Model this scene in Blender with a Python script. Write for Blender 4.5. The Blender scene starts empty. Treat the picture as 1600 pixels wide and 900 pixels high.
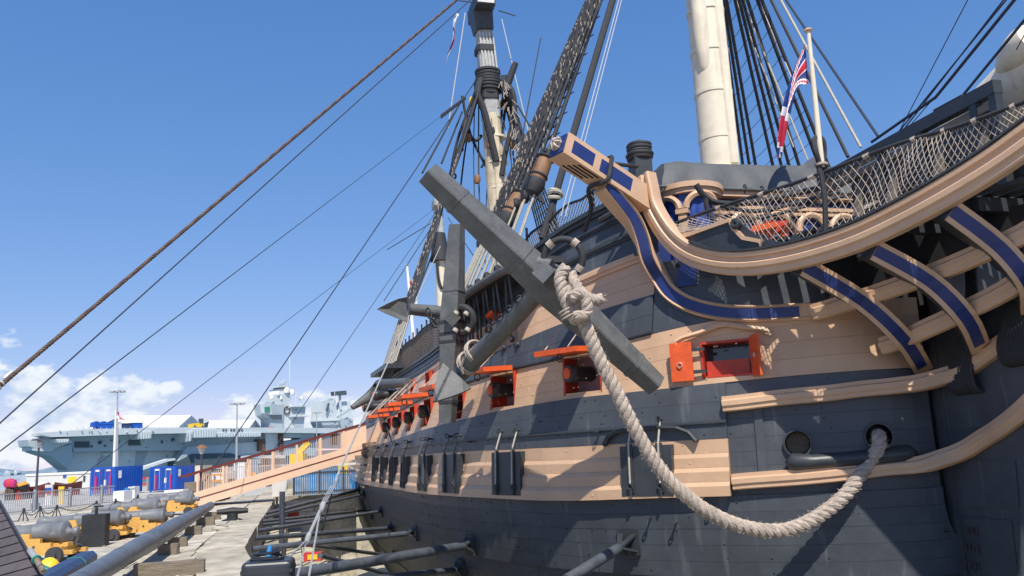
import bpy, math, random
from mathutils import Vector as V, Matrix
random.seed(11)
sc = bpy.context.scene
# ------------------------------------------------------------------ camera
FP, PITCH, ROLL, EYE = 1300.0, math.atan(254/1300), 0.047, 1.7
D = V((0, math.cos(PITCH), math.sin(PITCH)))
_u0 = V((0, -math.sin(PITCH), math.cos(PITCH))); _r0 = V((1, 0, 0))
CR = _r0*math.cos(ROLL) - _u0*math.sin(ROLL)
CU = _u0*math.cos(ROLL) + _r0*math.sin(ROLL)
cam = bpy.data.objects.new('camera', bpy.data.cameras.new('camera'))
sc.collection.objects.link(cam); sc.camera = cam
cam.data.sensor_width = 36; cam.data.lens = 36*FP/1600
cam.data.clip_start = .1; cam.data.clip_end = 20000
m = Matrix.Identity(4)
for i in range(3): m[i][0] = CR[i]; m[i][1] = CU[i]; m[i][2] = -D[i]
m[2][3] = EYE
cam.matrix_world = m
# ------------------------------------------------------------------ sun, sky, exposure
SUN = V((.09, -.58, .80)).normalized()
sun = bpy.data.objects.new('sun', bpy.data.lights.new('sun', 'SUN')); sc.collection.objects.link(sun)
sun.data.energy = 4.6; sun.data.angle = math.radians(.5); sun.data.color = (1, .93, .82)
sun.rotation_euler = SUN.to_track_quat('Z', 'Y').to_euler(); sun.location = (-30, -40, 60)
W = bpy.data.worlds.new('World'); sc.world = W; W.use_nodes = True
sc.view_settings.view_transform = 'Standard'; sc.view_settings.look = 'None'
sc.view_settings.exposure = 0.25; sc.view_settings.gamma = 1
def ray(x, y):
    return D + CR*((x-800)/FP) + CU*((450-y)/FP)
def build_world():
    nt = W.node_tree; N = nt.nodes; L = nt.links; N.clear()
    out = N.new('ShaderNodeOutputWorld'); bg = N.new('ShaderNodeBackground'); bg.inputs[1].default_value = .15
    L.new(bg.outputs[0], out.inputs[0])
    sky = N.new('ShaderNodeTexSky'); sky.sky_type = 'NISHITA'; sky.sun_disc = False
    sky.sun_elevation = math.asin(SUN.z); sky.sun_rotation = math.atan2(SUN.x, SUN.y)
    sky.air_density = 1.0; sky.dust_density = 0.0; sky.ozone_density = 5.0; sky.altitude = 0
    tc = N.new('ShaderNodeTexCoord'); nrm = N.new('ShaderNodeVectorMath'); nrm.operation = 'NORMALIZE'
    L.new(tc.outputs['Generated'], nrm.inputs[0])
    sep = N.new('ShaderNodeSeparateXYZ'); L.new(nrm.outputs[0], sep.inputs[0])
    def math_(op, a, b=None, c=None, clamp=False):
        n = N.new('ShaderNodeMath'); n.operation = op; n.use_clamp = clamp
        for i, v in enumerate((a, b, c)):
            if v is None: continue
            if isinstance(v, (int, float)): n.inputs[i].default_value = v
            else: L.new(v, n.inputs[i])
        return n.outputs[0]
    mp = N.new('ShaderNodeMapping'); L.new(nrm.outputs[0], mp.inputs[0]); mp.inputs['Scale'].default_value = (1, 1, 1.9)
    def noise(scale, det, off):
        n = N.new('ShaderNodeTexNoise'); n.inputs['Scale'].default_value = scale; n.inputs['Detail'].default_value = det
        n.inputs['Roughness'].default_value = .56
        ad = N.new('ShaderNodeVectorMath'); ad.operation = 'ADD'; ad.inputs[1].default_value = off
        L.new(mp.outputs[0], ad.inputs[0]); L.new(ad.outputs[0], n.inputs['Vector']); return n.outputs['Fac']
    tint = N.new('ShaderNodeMix'); tint.data_type = 'RGBA'; tint.blend_type = 'MULTIPLY'; tint.inputs[0].default_value = 1
    L.new(sky.outputs[0], tint.inputs[6]); tint.inputs[7].default_value = (.68, .93, 1.16, 1)
    ss = N.new('ShaderNodeSeparateColor'); L.new(tint.outputs[2], ss.inputs[0]); cc = N.new('ShaderNodeCombineColor')
    for i, (k, r0, g) in enumerate(((.64, .685, 1.0), (1.53, 1.73, .68), (3.55, 4.22, .5))):
        L.new(math_('MULTIPLY', math_('POWER', math_('DIVIDE', ss.outputs[i], r0), g), k), cc.inputs[i])
    n1 = noise(21, 11, (3.1, .7, .2)); n2 = noise(21, 11, (3.1-.006, .7-.008, .2+.022))
    # banks of cloud low over the horizon: soft clumps of direction plus fractal noise
    boost = None
    for px, py, rad, amp in ((60, 640, .085, .36), (150, 622, .06, .32), (215, 615, .045, .34), (265, 616, .03, .28), (0, 690, .10, .30), (140, 670, .10, .30), (250, 690, .07, .14),
                             (378, 648, .040, .34), (365, 672, .06, .26), (495, 650, .050, .36), (430, 672, .06, .28), (560, 645, .055, .36), (-90, 640, .12, .3), (-300, 600, .14, .25),
                             (-520, 640, .12, .28), (1900, 560, .15, .2), (2300, 500, .15, .25)):
        d = ray(px, py).normalized()
        dist = N.new('ShaderNodeVectorMath'); dist.operation = 'DISTANCE'; L.new(nrm.outputs[0], dist.inputs[0]); dist.inputs[1].default_value = d
        v = math_('MULTIPLY', math_('SUBTRACT', 1, math_('DIVIDE', dist.outputs['Value'], rad), None, True), amp)
        boost = v if boost is None else math_('MAXIMUM', boost, v)
    dens = math_('SUBTRACT', math_('ADD', n1, math_('MULTIPLY', boost, 1.9)), .79)
    alpha = math_('MULTIPLY', dens, 8.5, None, True)
    lit = math_('ADD', math_('MULTIPLY', math_('SUBTRACT', n1, n2), 4.5), .66, None, True)
    cr = N.new('ShaderNodeMix'); cr.data_type = 'RGBA'; L.new(lit, cr.inputs[0])
    cr.inputs[6].default_value = (3.0, 3.7, 4.9, 1); cr.inputs[7].default_value = (5.1, 5.35, 5.7, 1)
    mx = N.new('ShaderNodeMix'); mx.data_type = 'RGBA'
    L.new(math_('MULTIPLY', alpha, .92), mx.inputs[0]); L.new(cc.outputs[0], mx.inputs[6]); L.new(cr.outputs[2], mx.inputs[7])
    L.new(mx.outputs[2], bg.inputs[0])
build_world()
# ------------------------------------------------------------------ the ship's own frame: a = metres aft of the stem, b = metres to starboard, z = above the quay
_M = .26; _c = 1/math.sqrt(1+_M*_M)
AX = V((-_M*_c, _c, 0)); SX = V((-_c, -_M*_c, 0)); UP = V((0, 0, 1))
_X0 = 11.2; _zs = _X0/(.518+_M); SO = V((_X0-_M*_zs, _zs, 0))
def sp(a, b, z): return SO + AX*a + SX*b + UP*z
def toship(p):
    d = p - SO; return d.dot(AX), d.dot(SX), p.z
def lerp(t, xs, ys):
    if t <= xs[0]: return ys[0]
    for i in range(len(xs)-1):
        if t <= xs[i+1]: return ys[i] + (ys[i+1]-ys[i])*(t-xs[i])/(xs[i+1]-xs[i])
    return ys[-1]
def Bz(z): return lerp(z, [-9, -6, -4, -2.5, -1, .5, 2, 3.5, 5, 6.5, 8, 10], [2, 4.6, 6.3, 7.1, 7.55, 7.75, 7.7, 7.45, 7.1, 6.75, 6.5, 6.3])
def a0(z): return 0 if z > .5 else .04*(z-.5)**2
def hb(a, z):
    t = (a-a0(z))/13.
    if t <= 0: return 0
    e = 1 if t >= 1 else math.sqrt(1-(1-t)**2.2)
    g = 1 + .003*max(0, min(a, 25)-13)
    if a > 30: g -= .00025*(a-30)**2
    B = Bz(z)
    if z > 2.4:
        k = max(0, min(1, (a-3)/11)); k = k*k*(3-2*k)
        B -= k*lerp(z, [2.4, 3.5, 5, 6.5, 9], [0, .3, .75, 1.0, 1.1])
    return B*e*g
def hn(a, z):                       # horizontal outward normal in (a, b)
    e = .02
    a = max(a, a0(z)+.0005)
    s = (hb(a+e, z)-hb(max(a-e, a0(z)), z))/(a+e-max(a-e, a0(z)))
    l = math.hypot(s, 1); return -s/l, 1/l
def hp(a, z, off=0, side=1):
    na, nb = hn(a, z); return sp(a+na*off, side*(hb(a, z)+nb*off), z)
def hframe(a, z):
    na, nb = hn(a, z); n = AX*na + SX*nb; t = AX*nb - SX*na
    return hp(a, z), t, n
def hhit(x, y, off=0):
    r = ray(x, y); t = 6.0; o = V((0, 0, EYE)); prev = False
    while t < 75:
        a, b, z = toship(o + r*t)
        if b < hb(a, z)+off and a > -.5:
            if not prev: return None
            l, h = t-.1, t
            for _ in range(18):
                q = (l+h)/2; a, b, z = toship(o+r*q)
                if b < hb(a, z)+off: h = q
                else: l = q
            return a, z
        prev = True; t += .1
def hpx(x, y, off=0, out=0):
    h = hhit(x, y, off); return hp(h[0], h[1], off+out)
def atY(x, y, Y):
    r = ray(x, y); return V((0, 0, EYE)) + r*(Y/r.y)
def atZ(x, y, z):
    r = ray(x, y); return V((0, 0, EYE)) + r*((z-EYE)/r.z)
def onW(x, y, P, Q):                # ray meets the vertical plane through world points P, Q
    n = V((Q.y-P.y, -(Q.x-P.x), 0)); r = ray(x, y); o = V((0, 0, EYE))
    return o + r*(n.dot(P-o)/n.dot(r))
def onp(x, y, p, q): return onW(x, y, sp(p[0], p[1], 0), sp(q[0], q[1], 0))
# ------------------------------------------------------------------ mesh building
class MB:
    def __init__(s): s.v = []; s.f = []
    def add(s, vs, fs):
        k = len(s.v); s.v += [tuple(p) for p in vs]; s.f += [tuple(i+k for i in f) for f in fs]; return s
    def box(s, c, hx, hy, hz, X=V((1, 0, 0)), Y=V((0, 1, 0)), Z=UP):
        c = V(c); vs = [c+X*(i*hx)+Y*(j*hy)+Z*(k*hz) for k in (-1, 1) for j in (-1, 1) for i in (-1, 1)]
        return s.add(vs, [(0, 2, 3, 1), (4, 5, 7, 6), (0, 1, 5, 4), (2, 6, 7, 3), (0, 4, 6, 2), (1, 3, 7, 5)])
    def beam(s, p, q, w, h, up=UP, w2=None, h2=None, ch=0):
        p, q = V(p), V(q); d = (q-p).normalized(); x = d.cross(V(up)).normalized(); y = x.cross(d)
        w2 = w if w2 is None else w2; h2 = h if h2 is None else h2
        vs = []
        for c, ww, hh in ((p, w, h), (q, w2, h2)):
            a, b = ww/2, hh/2
            if ch: pr = [(-a+ch, -b), (a-ch, -b), (a, -b+ch), (a, b-ch), (a-ch, b), (-a+ch, b), (-a, b-ch), (-a, -b+ch)]
            else: pr = [(-a, -b), (a, -b), (a, b), (-a, b)]
            vs += [c+x*i+y*j for i, j in pr]
        n = len(pr)
        fs = [(i, (i+1) % n, n+(i+1) % n, n+i) for i in range(n)] + [tuple(range(n-1, -1, -1)), tuple(range(n, 2*n))]
        return s.add(vs, fs)
    def tube(s, pts, r, n=8, caps=True, closed=False):
        pts = [V(p) for p in pts]; k = len(pts)
        rs = r if isinstance(r, (list, tuple)) else [r]*k
        t0 = None; vs = []; nx = None
        for i, p in enumerate(pts):
            if closed: t = (pts[(i+1) % k]-pts[i-1]).normalized()
            else: t = (pts[min(i+1, k-1)]-pts[max(i-1, 0)]).normalized()
            if nx is None:
                h = V((0, 0, 1)) if abs(t.z) < .9 else V((1, 0, 0)); nx = (h - t*h.dot(t)).normalized()
            else:
                nx = (nx - t*nx.dot(t)); nx = nx.normalized() if nx.length > 1e-6 else t.orthogonal().normalized()
            ny = t.cross(nx)
            for j in range(n):
                a = 2*math.pi*j/n; vs.append(p + nx*(math.cos(a)*rs[i]) + ny*(math.sin(a)*rs[i]))
        fs = []
        for i in range(k if closed else k-1):
            i2 = (i+1) % k
            for j in range(n): fs.append((i*n+j, i*n+(j+1) % n, i2*n+(j+1) % n, i2*n+j))
        if caps and not closed: fs += [tuple(range(n-1, -1, -1)), tuple((k-1)*n+j for j in range(n))]
        return s.add(vs, fs)
    def sweep(s, pts, nside, prof, closed_prof=True):
        # prof: (out along nside, up) pairs, counter-clockwise; nside a vector or one per point
        pts = [V(p) for p in pts]; k = len(pts); m_ = len(prof); vs = []
        for i, p in enumerate(pts):
            t = (pts[min(i+1, k-1)]-pts[max(i-1, 0)]).normalized()
            n = V(nside[i]) if isinstance(nside, list) else V(nside)
            n = (n - t*n.dot(t)).normalized(); v = n.cross(t)
            if v.z < 0: v = -v
            if abs(t.z) > .97 and v.dot(AX) > 0: pass
            vs += [p + n*a + v*b for a, b in prof]
        fs = [(i*m_+j, i*m_+(j+1) % m_, (i+1)*m_+(j+1) % m_, (i+1)*m_+j) for i in range(k-1) for j in range(m_)]
        fs += [tuple(range(m_-1, -1, -1)), tuple((k-1)*m_+j for j in range(m_))]
        return s.add(vs, fs)
    def lathe(s, o, ax, prof, n=16, arc=None):
        o, ax = V(o), V(ax).normalized(); x = ax.orthogonal().normalized(); y = ax.cross(x); vs = []
        for r, t in prof:
            for j in range(n):
                a = 2*math.pi*j/n; vs.append(o+ax*t+x*(math.cos(a)*r)+y*(math.sin(a)*r))
        k = len(prof)
        fs = [(i*n+j, i*n+(j+1) % n, (i+1)*n+(j+1) % n, (i+1)*n+j) for i in range(k-1) for j in range(n)]
        fs += [tuple(range(n-1, -1, -1)), tuple((k-1)*n+j for j in range(n))]
        return s.add(vs, fs)
    def prism(s, poly, ext):
        poly = [V(p) for p in poly]; ext = V(ext); n = len(poly)
        return s.add(poly+[p+ext for p in poly], [tuple(range(n-1, -1, -1)), tuple(range(n, 2*n))]+[(i, (i+1) % n, n+(i+1) % n, n+i) for i in range(n)])
    def torus(s, c, ax, R, r, n=20, k=8, u0=0, u1=2*math.pi):
        c, ax = V(c), V(ax).normalized(); x = ax.orthogonal().normalized(); y = ax.cross(x)
        full = abs(u1-u0-2*math.pi) < 1e-3
        pts = [c+x*(R*math.cos(u0+(u1-u0)*i/(n if full else n-1)))+y*(R*math.sin(u0+(u1-u0)*i/(n if full else n-1))) for i in range(n)]
        return s.tube(pts, r, k, closed=full)
    def grid(s, fn, nu, nv):
        vs = [fn(i/nu, j/nv) for i in range(nu+1) for j in range(nv+1)]
        return s.add(vs, [(i*(nv+1)+j, (i+1)*(nv+1)+j, (i+1)*(nv+1)+j+1, i*(nv+1)+j+1) for i in range(nu) for j in range(nv)])
WL = {}                            # world location of every object built
def mk(name, mb, mt, parent=None, smooth=False, label=None):
    me = bpy.data.meshes.new(name)
    lo = [min(v[i] for v in mb.v) for i in range(3)]; hi = [max(v[i] for v in mb.v) for i in range(3)]
    c = V([(a+b)/2 for a, b in zip(lo, hi)])
    me.from_pydata([(v[0]-c[0], v[1]-c[1], v[2]-c[2]) for v in mb.v], [], mb.f); me.update()
    import bmesh
    bm = bmesh.new(); bm.from_mesh(me); bmesh.ops.recalc_face_normals(bm, faces=bm.faces); bm.to_mesh(me); bm.free()
    if smooth:
        for p in me.polygons: p.use_smooth = True
        if smooth != 'all': me.set_sharp_from_angle(angle=math.radians(smooth if smooth is not True else 40))
    me.materials.append(mt)
    o = bpy.data.objects.new(name, me); sc.collection.objects.link(o); o.location = c; WL[o] = c
    if parent is not None:
        o.parent = parent; o.matrix_parent_inverse = Matrix.Translation(-WL[parent])
    if label: o['label'] = label
    return o
def thing(name, loc, label, cat, group=None):
    o = bpy.data.objects.new(name, None); sc.collection.objects.link(o); o.location = V(loc); WL[o] = V(loc)
    o.empty_display_size = .3
    return tag(o, label, cat, group)
def tag(o, label, cat, group=None):
    o['label'] = label; o['category'] = cat
    if group: o['group'] = group
    return o
def struct(o, kind='structure'): o['kind'] = kind; return o
def dup(o, parent=None):
    c = o.copy(); sc.collection.objects.link(c)
    WL[c] = WL[o]
    if parent is not None: c.parent = parent; c.matrix_parent_inverse = o.matrix_parent_inverse.copy()
    for ch in list(o.children): dup(ch, c)
    return c
# ------------------------------------------------------------------ materials (procedural)
def mat(name, col, rough=.55, var=.12, scale=2.5, bump=0.0, bscale=None, metal=0.0, stretch=(1, 1, 1), objv=0.0, col2=None, detail=6, spec=.5, streak=None):
    M_ = bpy.data.materials.new(name); M_.use_nodes = True; nt = M_.node_tree; N = nt.nodes; L = nt.links
    b = N['Principled BSDF']; b.inputs['Roughness'].default_value = rough; b.inputs['Metallic'].default_value = metal
    b.inputs['Specular IOR Level'].default_value = spec
    g = N.new('ShaderNodeNewGeometry'); mp = N.new('ShaderNodeMapping'); mp.inputs['Scale'].default_value = stretch
    L.new(g.outputs['Position'], mp.inputs[0])
    n = N.new('ShaderNodeTexNoise'); n.inputs['Scale'].default_value = scale; n.inputs['Detail'].default_value = detail; n.inputs['Roughness'].default_value = .62
    L.new(mp.outputs[0], n.inputs['Vector'])
    rp = N.new('ShaderNodeValToRGB'); L.new(n.outputs['Fac'], rp.inputs[0])
    c = V(col); lo = c*(1-var); hi = V(col2) if col2 else c*(1+var)
    rp.color_ramp.elements[0].position = .32; rp.color_ramp.elements[1].position = .70
    rp.color_ramp.elements[0].color = (*lo, 1); rp.color_ramp.elements[1].color = (*hi, 1)
    src = rp.outputs[0]
    if streak:                     # worn paint: pale runs and scuffs of their own shape
        scol, amt, st, ssc = streak
        m2 = N.new('ShaderNodeMapping'); m2.inputs['Scale'].default_value = st; L.new(g.outputs['Position'], m2.inputs[0])
        n2 = N.new('ShaderNodeTexNoise'); n2.inputs['Scale'].default_value = ssc; n2.inputs['Detail'].default_value = 5; L.new(m2.outputs[0], n2.inputs['Vector'])
        r2 = N.new('ShaderNodeValToRGB'); L.new(n2.outputs['Fac'], r2.inputs[0])
        r2.color_ramp.elements[0].position = .62; r2.color_ramp.elements[1].position = .80
        r2.color_ramp.elements[0].color = (0, 0, 0, 1); r2.color_ramp.elements[1].color = (amt, amt, amt, 1)
        mx = N.new('ShaderNodeMix'); mx.data_type = 'RGBA'; L.new(r2.outputs[0], mx.inputs[0]); L.new(src, mx.inputs[6]); mx.inputs[7].default_value = (*scol, 1)
        src = mx.outputs[2]
    if objv:
        oi = N.new('ShaderNodeObjectInfo'); mr = N.new('ShaderNodeMapRange'); L.new(oi.outputs['Random'], mr.inputs[0])
        mr.inputs[3].default_value = 1-objv; mr.inputs[4].default_value = 1+objv
        hs = N.new('ShaderNodeHueSaturation'); L.new(mr.outputs[0], hs.inputs['Value']); L.new(src, hs.inputs['Color']); src = hs.outputs[0]
    L.new(src, b.inputs['Base Color'])
    rr = N.new('ShaderNodeMapRange'); L.new(n.outputs['Fac'], rr.inputs[0]); rr.inputs[3].default_value = max(0, rough-.1); rr.inputs[4].default_value = min(1, rough+.12)
    L.new(rr.outputs[0], b.inputs['Roughness'])
    if bump:
        n3 = N.new('ShaderNodeTexNoise'); n3.inputs['Scale'].default_value = bscale or scale*6; n3.inputs['Detail'].default_value = 6; L.new(mp.outputs[0], n3.inputs['Vector'])
        bp = N.new('ShaderNodeBump'); bp.inputs['Strength'].default_value = bump; bp.inputs['Distance'].default_value = .02
        L.new(n3.outputs['Fac'], bp.inputs['Height']); L.new(bp.outputs[0], b.inputs['Normal'])
    return M_
def glassm(name, col):
    M_ = bpy.data.materials.new(name); M_.use_nodes = True; b = M_.node_tree.nodes['Principled BSDF']
    b.inputs['Base Color'].default_value = (*col, 1); b.inputs['Roughness'].default_value = .08; b.inputs['Specular IOR Level'].default_value = .8
    return M_
HULLK = mat('hull_black_paint', (.065, .074, .088), .46, .2, 1.3, .25, 9, objv=.06, streak=((.26, .26, .25), .42, (3.5, 3.5, .35), 1.6))
HULLB = mat('hull_buff_paint', (.61, .398, .25), .48, .08, 1.1, .22, 9, objv=.045, streak=((.40, .29, .21), .55, (2.8, 2.8, .45), 1.3))
BUFF = mat('buff_trim_paint', (.61, .40, .255), .45, .08, 2, .15, 20, streak=((.40, .28, .19), .4, (1, 1, 1), 3.5))
BLACK = mat('black_trim_paint', (.040, .046, .052), .42, .2, 3, .1, 20)
CORE = mat('dark_hull_frames', (.018, .018, .02), .9, .2)
BLUE = mat('blue_panel_paint', (.018, .036, .155), .4, .15, 4, .05)
BLUEC = mat('blue_curtain_paint', (.02, .06, .30), .5, .2, 6, .05)
ORANGE = mat('orange_port_paint', (.74, .105, .022), .5, .14, 5, .25, 18, streak=((.42, .07, .03), .55, (1, 1, 1), 6))
REDP = mat('red_port_paint', (.48, .045, .02), .5, .15, 5)
PINK = mat('port_shade_pink', (.26, .15, .17), .7, .2)  # purple-pink shade of the port interior put into the colour
ANCH = mat('anchor_grey_paint', (.108, .113, .114), .55, .24, 3, .5, 22, streak=((.235, .225, .205), .6, (1, 1, 1), 4.5))
GUNM = mat('gun_black_iron', (.030, .032, .035), .38, .2, 6, .12, 30)
CREAM = mat('mast_cream_paint', (.76, .68, .53), .45, .09, 2.5, .15, 12, streak=((.42, .33, .21), .5, (3, 3, .35), 2.2))
MGREY = mat('masthead_grey_paint', (.36, .37, .36), .6, .25, 3, .25, 10, streak=((.14, .12, .10), .7, (2, 2, .4), 2))
BATT = mat('weathered_batten_paint', (.44, .44, .42), .6, .28, 4, .2, 12)
TARRED = mat('tarred_rope', (.030, .032, .037), .7, .3, 20, .4, 60)
ROPEM = mat('pale_hemp_rope', (.47, .395, .33), .9, .28, 9, 1.0, 60, streak=((.30, .24, .17), .6, (1, 1, 1), 5))
ROPEG = mat('grey_hemp_rope', (.46, .43, .36), .85, .18, 16, .5, 80)
NETB = mat('weathered_net_cord', (.17, .145, .12), .85, .2, 12)
CORDG = mat('grey_cord', (.34, .35, .36), .75, .15, 10, .3, 60)
CORDW = mat('white_cord', (.50, .50, .49), .7, .1, 10, .3, 60)
WIRE = mat('brown_wire_rope', (.10, .062, .048), .6, .25, 30, .3, 80)
WIREK = mat('dark_blue_wire', (.030, .036, .060), .55, .2, 30)
STEEL = mat('sleeve_metal', (.62, .60, .55), .35, .12, 12, metal=.6)
TARP = mat('grey_tarpaulin', (.085, .092, .096), .6, .2, 2.2, .5, 7)
SHORE = mat('shore_grey_steel', (.085, .098, .118), .36, .3, 3.5, .2, 20, streak=((.16, .09, .05), .7, (1, 1, 1), 3))
STONE = mat('pale_dock_stone', (.50, .46, .385), .85, .42, 1.7, .6, 9, objv=.16, streak=((.62, .60, .55), .7, (1, 1, 1), .9))
STONEK = mat('weathered_kerb_stone', (.44, .395, .31), .85, .35, 2.4, .7, 10, objv=.14, streak=((.14, .13, .10), .8, (.5, .5, 2), 1.6))
ALTAR = mat('dock_altar_stone', (.46, .425, .32), .85, .35, 1.6, .6, 8, objv=.16, streak=((.10, .11, .07), .7, (2, 2, .6), 1.2))
JOINT = mat('stone_joint_dirt', (.10, .09, .075), .95, .3, 4)
ASPH = mat('quay_paving', (.43, .41, .365), .9, .34, .7, .4, 10, streak=((.44, .42, .37), .6, (1, 1, 1), .35))
BLOCKW = mat('timber_block_wood', (.20, .165, .125), .85, .3, 3, .6, 16, stretch=(1, 1, 4))
YEL = mat('carriage_ochre_paint', (.70, .40, .10), .55, .12, 3, .3, 15, streak=((.36, .20, .07), .6, (1, 1, .5), 4))
CANN = mat('cannon_grey_paint', (.165, .175, .19), .5, .26, 3, .3, 16, streak=((.36, .36, .36), .75, (1, 1, 1), 3.2))
WHEEL = mat('truck_dark_wood', (.055, .055, .058), .7, .25, 5, .3)
SPARM = mat('spar_grey_paint', (.115, .130, .152), .42, .34, 2.6, .35, 16, streak=((.46, .46, .45), .8, (1, 1, 1), 2.3))
DBLUE = mat('dark_blue_paint', (.025, .050, .13), .45, .2, 3)
DECKW = mat('dark_plank_wood', (.082, .070, .073), .62, .25, 4, .35, 20, stretch=(1, 1, 1), objv=.12)
CABK = mat('cabinet_black_paint', (.028, .033, .042), .35, .25, 4)
BOLLK = mat('weathered_black_post', (.020, .022, .026), .6, .5, 3, .3, 20, streak=((.10, .10, .10), .5, (3, 3, .5), 2))
GANG = mat('gangway_buff_paint', (.74, .50, .35), .5, .05, 2)
HRAIL = mat('handrail_maroon_paint', (.13, .025, .022), .4, .15, 4)
GALV = mat('galvanised_railing', (.36, .38, .41), .45, .1, 5)
POSTK = mat('lamp_post_paint', (.055, .062, .085), .45, .15, 4)
CONT = mat('container_blue_paint', (.012, .085, .42), .45, .12, 1, .05)
WHITE = mat('white_paint', (.78, .79, .80), .5, .05, 1)
OFFW = mat('offwhite_panel', (.62, .62, .60), .6, .08, 1)
PAINTR = mat('red_paint', (.55, .05, .04), .5, .15, 2)
PAINTY = mat('yellow_paint', (.85, .55, .03), .45, .08, 2)
PAINTO = mat('orange_cover', (.85, .33, .03), .6, .12, 2)
PAINTG = mat('green_paint', (.03, .15, .08), .5, .15, 2)
MAGEN = mat('magenta_bar_paint', (.50, .03, .16), .5, .1, 3)
SHIPG = mat('carrier_hazed_grey', (.56, .61, .62), .6, .05, .05, objv=.03)  # carrier greys paled towards blue, distance haze put into the colour
SHIPD = mat('carrier_shaded_grey', (.40, .475, .505), .6, .06, .05)  # darker copy, shade on the carrier's upper side put into the colour
SHIPL = mat('carrier_lit_grey', (.64, .685, .69), .6, .05, .05)  # paler copy, sunlight on the lower hull put into the colour
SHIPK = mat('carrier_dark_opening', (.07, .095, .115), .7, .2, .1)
RUST = mat('brown_piling', (.12, .075, .055), .8, .3, .4)
ROOFW = mat('white_fabric_roof', (.82, .83, .85), .6, .03, .1)
WATER = mat('harbour_water', (.06, .15, .19), .12, .25, .05, .5, .4)
HILL = mat('far_hazed_hill', (.17, .24, .31), .9, .25, .02)  # blue-grey hill, haze of the distance put into the colour
WOODB = mat('brown_barrel_wood', (.22, .115, .055), .6, .3, 5, .3, 20, stretch=(1, 1, .3))
GLASSD = glassm('dark_window_glass', (.03, .04, .05))
GLASSG = glassm('green_bridge_glass', (.03, .25, .14))
FR = mat('flag_red', (.62, .02, .05), .7, .08, 6); FW = mat('flag_white', (.80, .80, .82), .7, .05, 6); FB = mat('flag_blue', (.012, .035, .20), .7, .1, 6)
NUM = mat('faded_red_numeral', (.085, .06, .068), .6, .3, 6)
BLUEF = mat('blue_fence_paint', (.03, .20, .50), .45, .12, 3)
GREENR = mat('green_cord', (.04, .30, .22), .6, .1, 5)
# ================================================================== THE WARSHIP: hull
ship = thing('sailing_warship', sp(20, 0, -6.5), 'old wooden three masted sailing warship with buff and black striped hull in a dry dock', 'warship')
_A = [0, 2, 4, 6, 9, 14, 20, 30, 45, 56]
def band(vals, A=_A):
    def f(a):
        # smooth interpolation through the values
        for i in range(len(A)-1):
            if a <= A[i+1]:
                t = max(0, (a-A[i])/(A[i+1]-A[i])); h = A[i+1]-A[i]
                m0 = (vals[i+1]-vals[max(i-1, 0)])/(A[i+1]-A[max(i-1, 0)]); j = min(i+2, len(A)-1); m1 = (vals[j]-vals[i])/(A[j]-A[i])
                return (2*t**3-3*t*t+1)*vals[i]+(t**3-2*t*t+t)*h*m0+(3*t*t-2*t**3)*vals[i+1]+(t**3-t*t)*h*m1
        return vals[-1]
    return f
Zm1 = lambda a: -6.5
B0 = band([.78, .76, .70, .72, .72, .70, .62, .6, .8, 1.0])
B1 = band([1.75, 1.74, 1.73, 1.74, 1.73, 1.70, 1.72, 1.75, 1.95, 2.2])
B2 = band([2.78, 2.69, 2.66, 2.57, 2.42, 2.28, 2.18, 2.2, 2.4, 2.7])
B3 = band([4.0, 3.78, 3.50, 3.43, 3.32, 3.35, 3.22, 3.15, 3.35, 3.7])
B4 = band([4.9, 4.55, 4.28, 4.03, 3.72, 3.58, 3.6, 3.7, 4.0, 4.4])
B5 = band([5.6, 5.36, 5.02, 4.74, 4.46, 4.27, 4.3, 4.5, 4.8, 5.2])
B6 = band([6.8, 6.62, 6.36, 5.95, 5.45, 5.12, 5.12, 5.4, 6.2, 7.0])
hull = mk('hull', MB().tube([sp(0.02, 0, -6.5), sp(-.02, 0, -2), sp(-.02, 0, 5.0)], .22, 8), HULLK, ship)
def asamp(a, b):
    base = [0, .015, .06, .13, .23, .36, .52, .72, .95, 1.2, 1.5, 1.85, 2.25, 2.7, 3.2, 3.75, 4.4, 5.1, 5.9, 6.8, 7.8, 9, 10.3, 11.7, 13.2]+[14.8+1.8*i for i in range(25)]
    return [a]+[x for x in base if a+.03 < x < b-.03]+[b]
def plank(a, b, zl, zu, f0, f1, off, offu=None, th=.09, name='plank', par=hull, mt=HULLK, side=1):
    # one hull plank following the ship's side: outer face (bevelled towards the plank above when it stands proud), inner face, edges
    aa = asamp(a, b); vs = []; fs = []
    prof = [(f0, off)]+([(f0+(f1-f0)*.70, off)] if offu is not None else [])+[(f1, off if offu is None else offu)]
    prof = prof+[(f1, min(p[1] for p in prof)-th), (f0, min(p[1] for p in prof)-th)]
    k = len(prof)
    for x in aa:
        l, u = zl(x), zu(x)
        for f, o in prof:
            z = l+(u-l)*f+(.0018 if f == f0 else -.0018 if f == f1 else 0)
            vs.append(hp(max(x, a0(z)+.0001), z, o, side))
    n = len(aa)
    for i in range(n-1):
        for j in range(k): fs.append((i*k+j, i*k+(j+1) % k, i*k+k+(j+1) % k, i*k+k+j))
    fs += [tuple(range(k-1, -1, -1)), tuple(range((n-1)*k, n*k))]
    return mk(name, MB().add(vs, fs), mt, par)
planks = []
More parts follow.
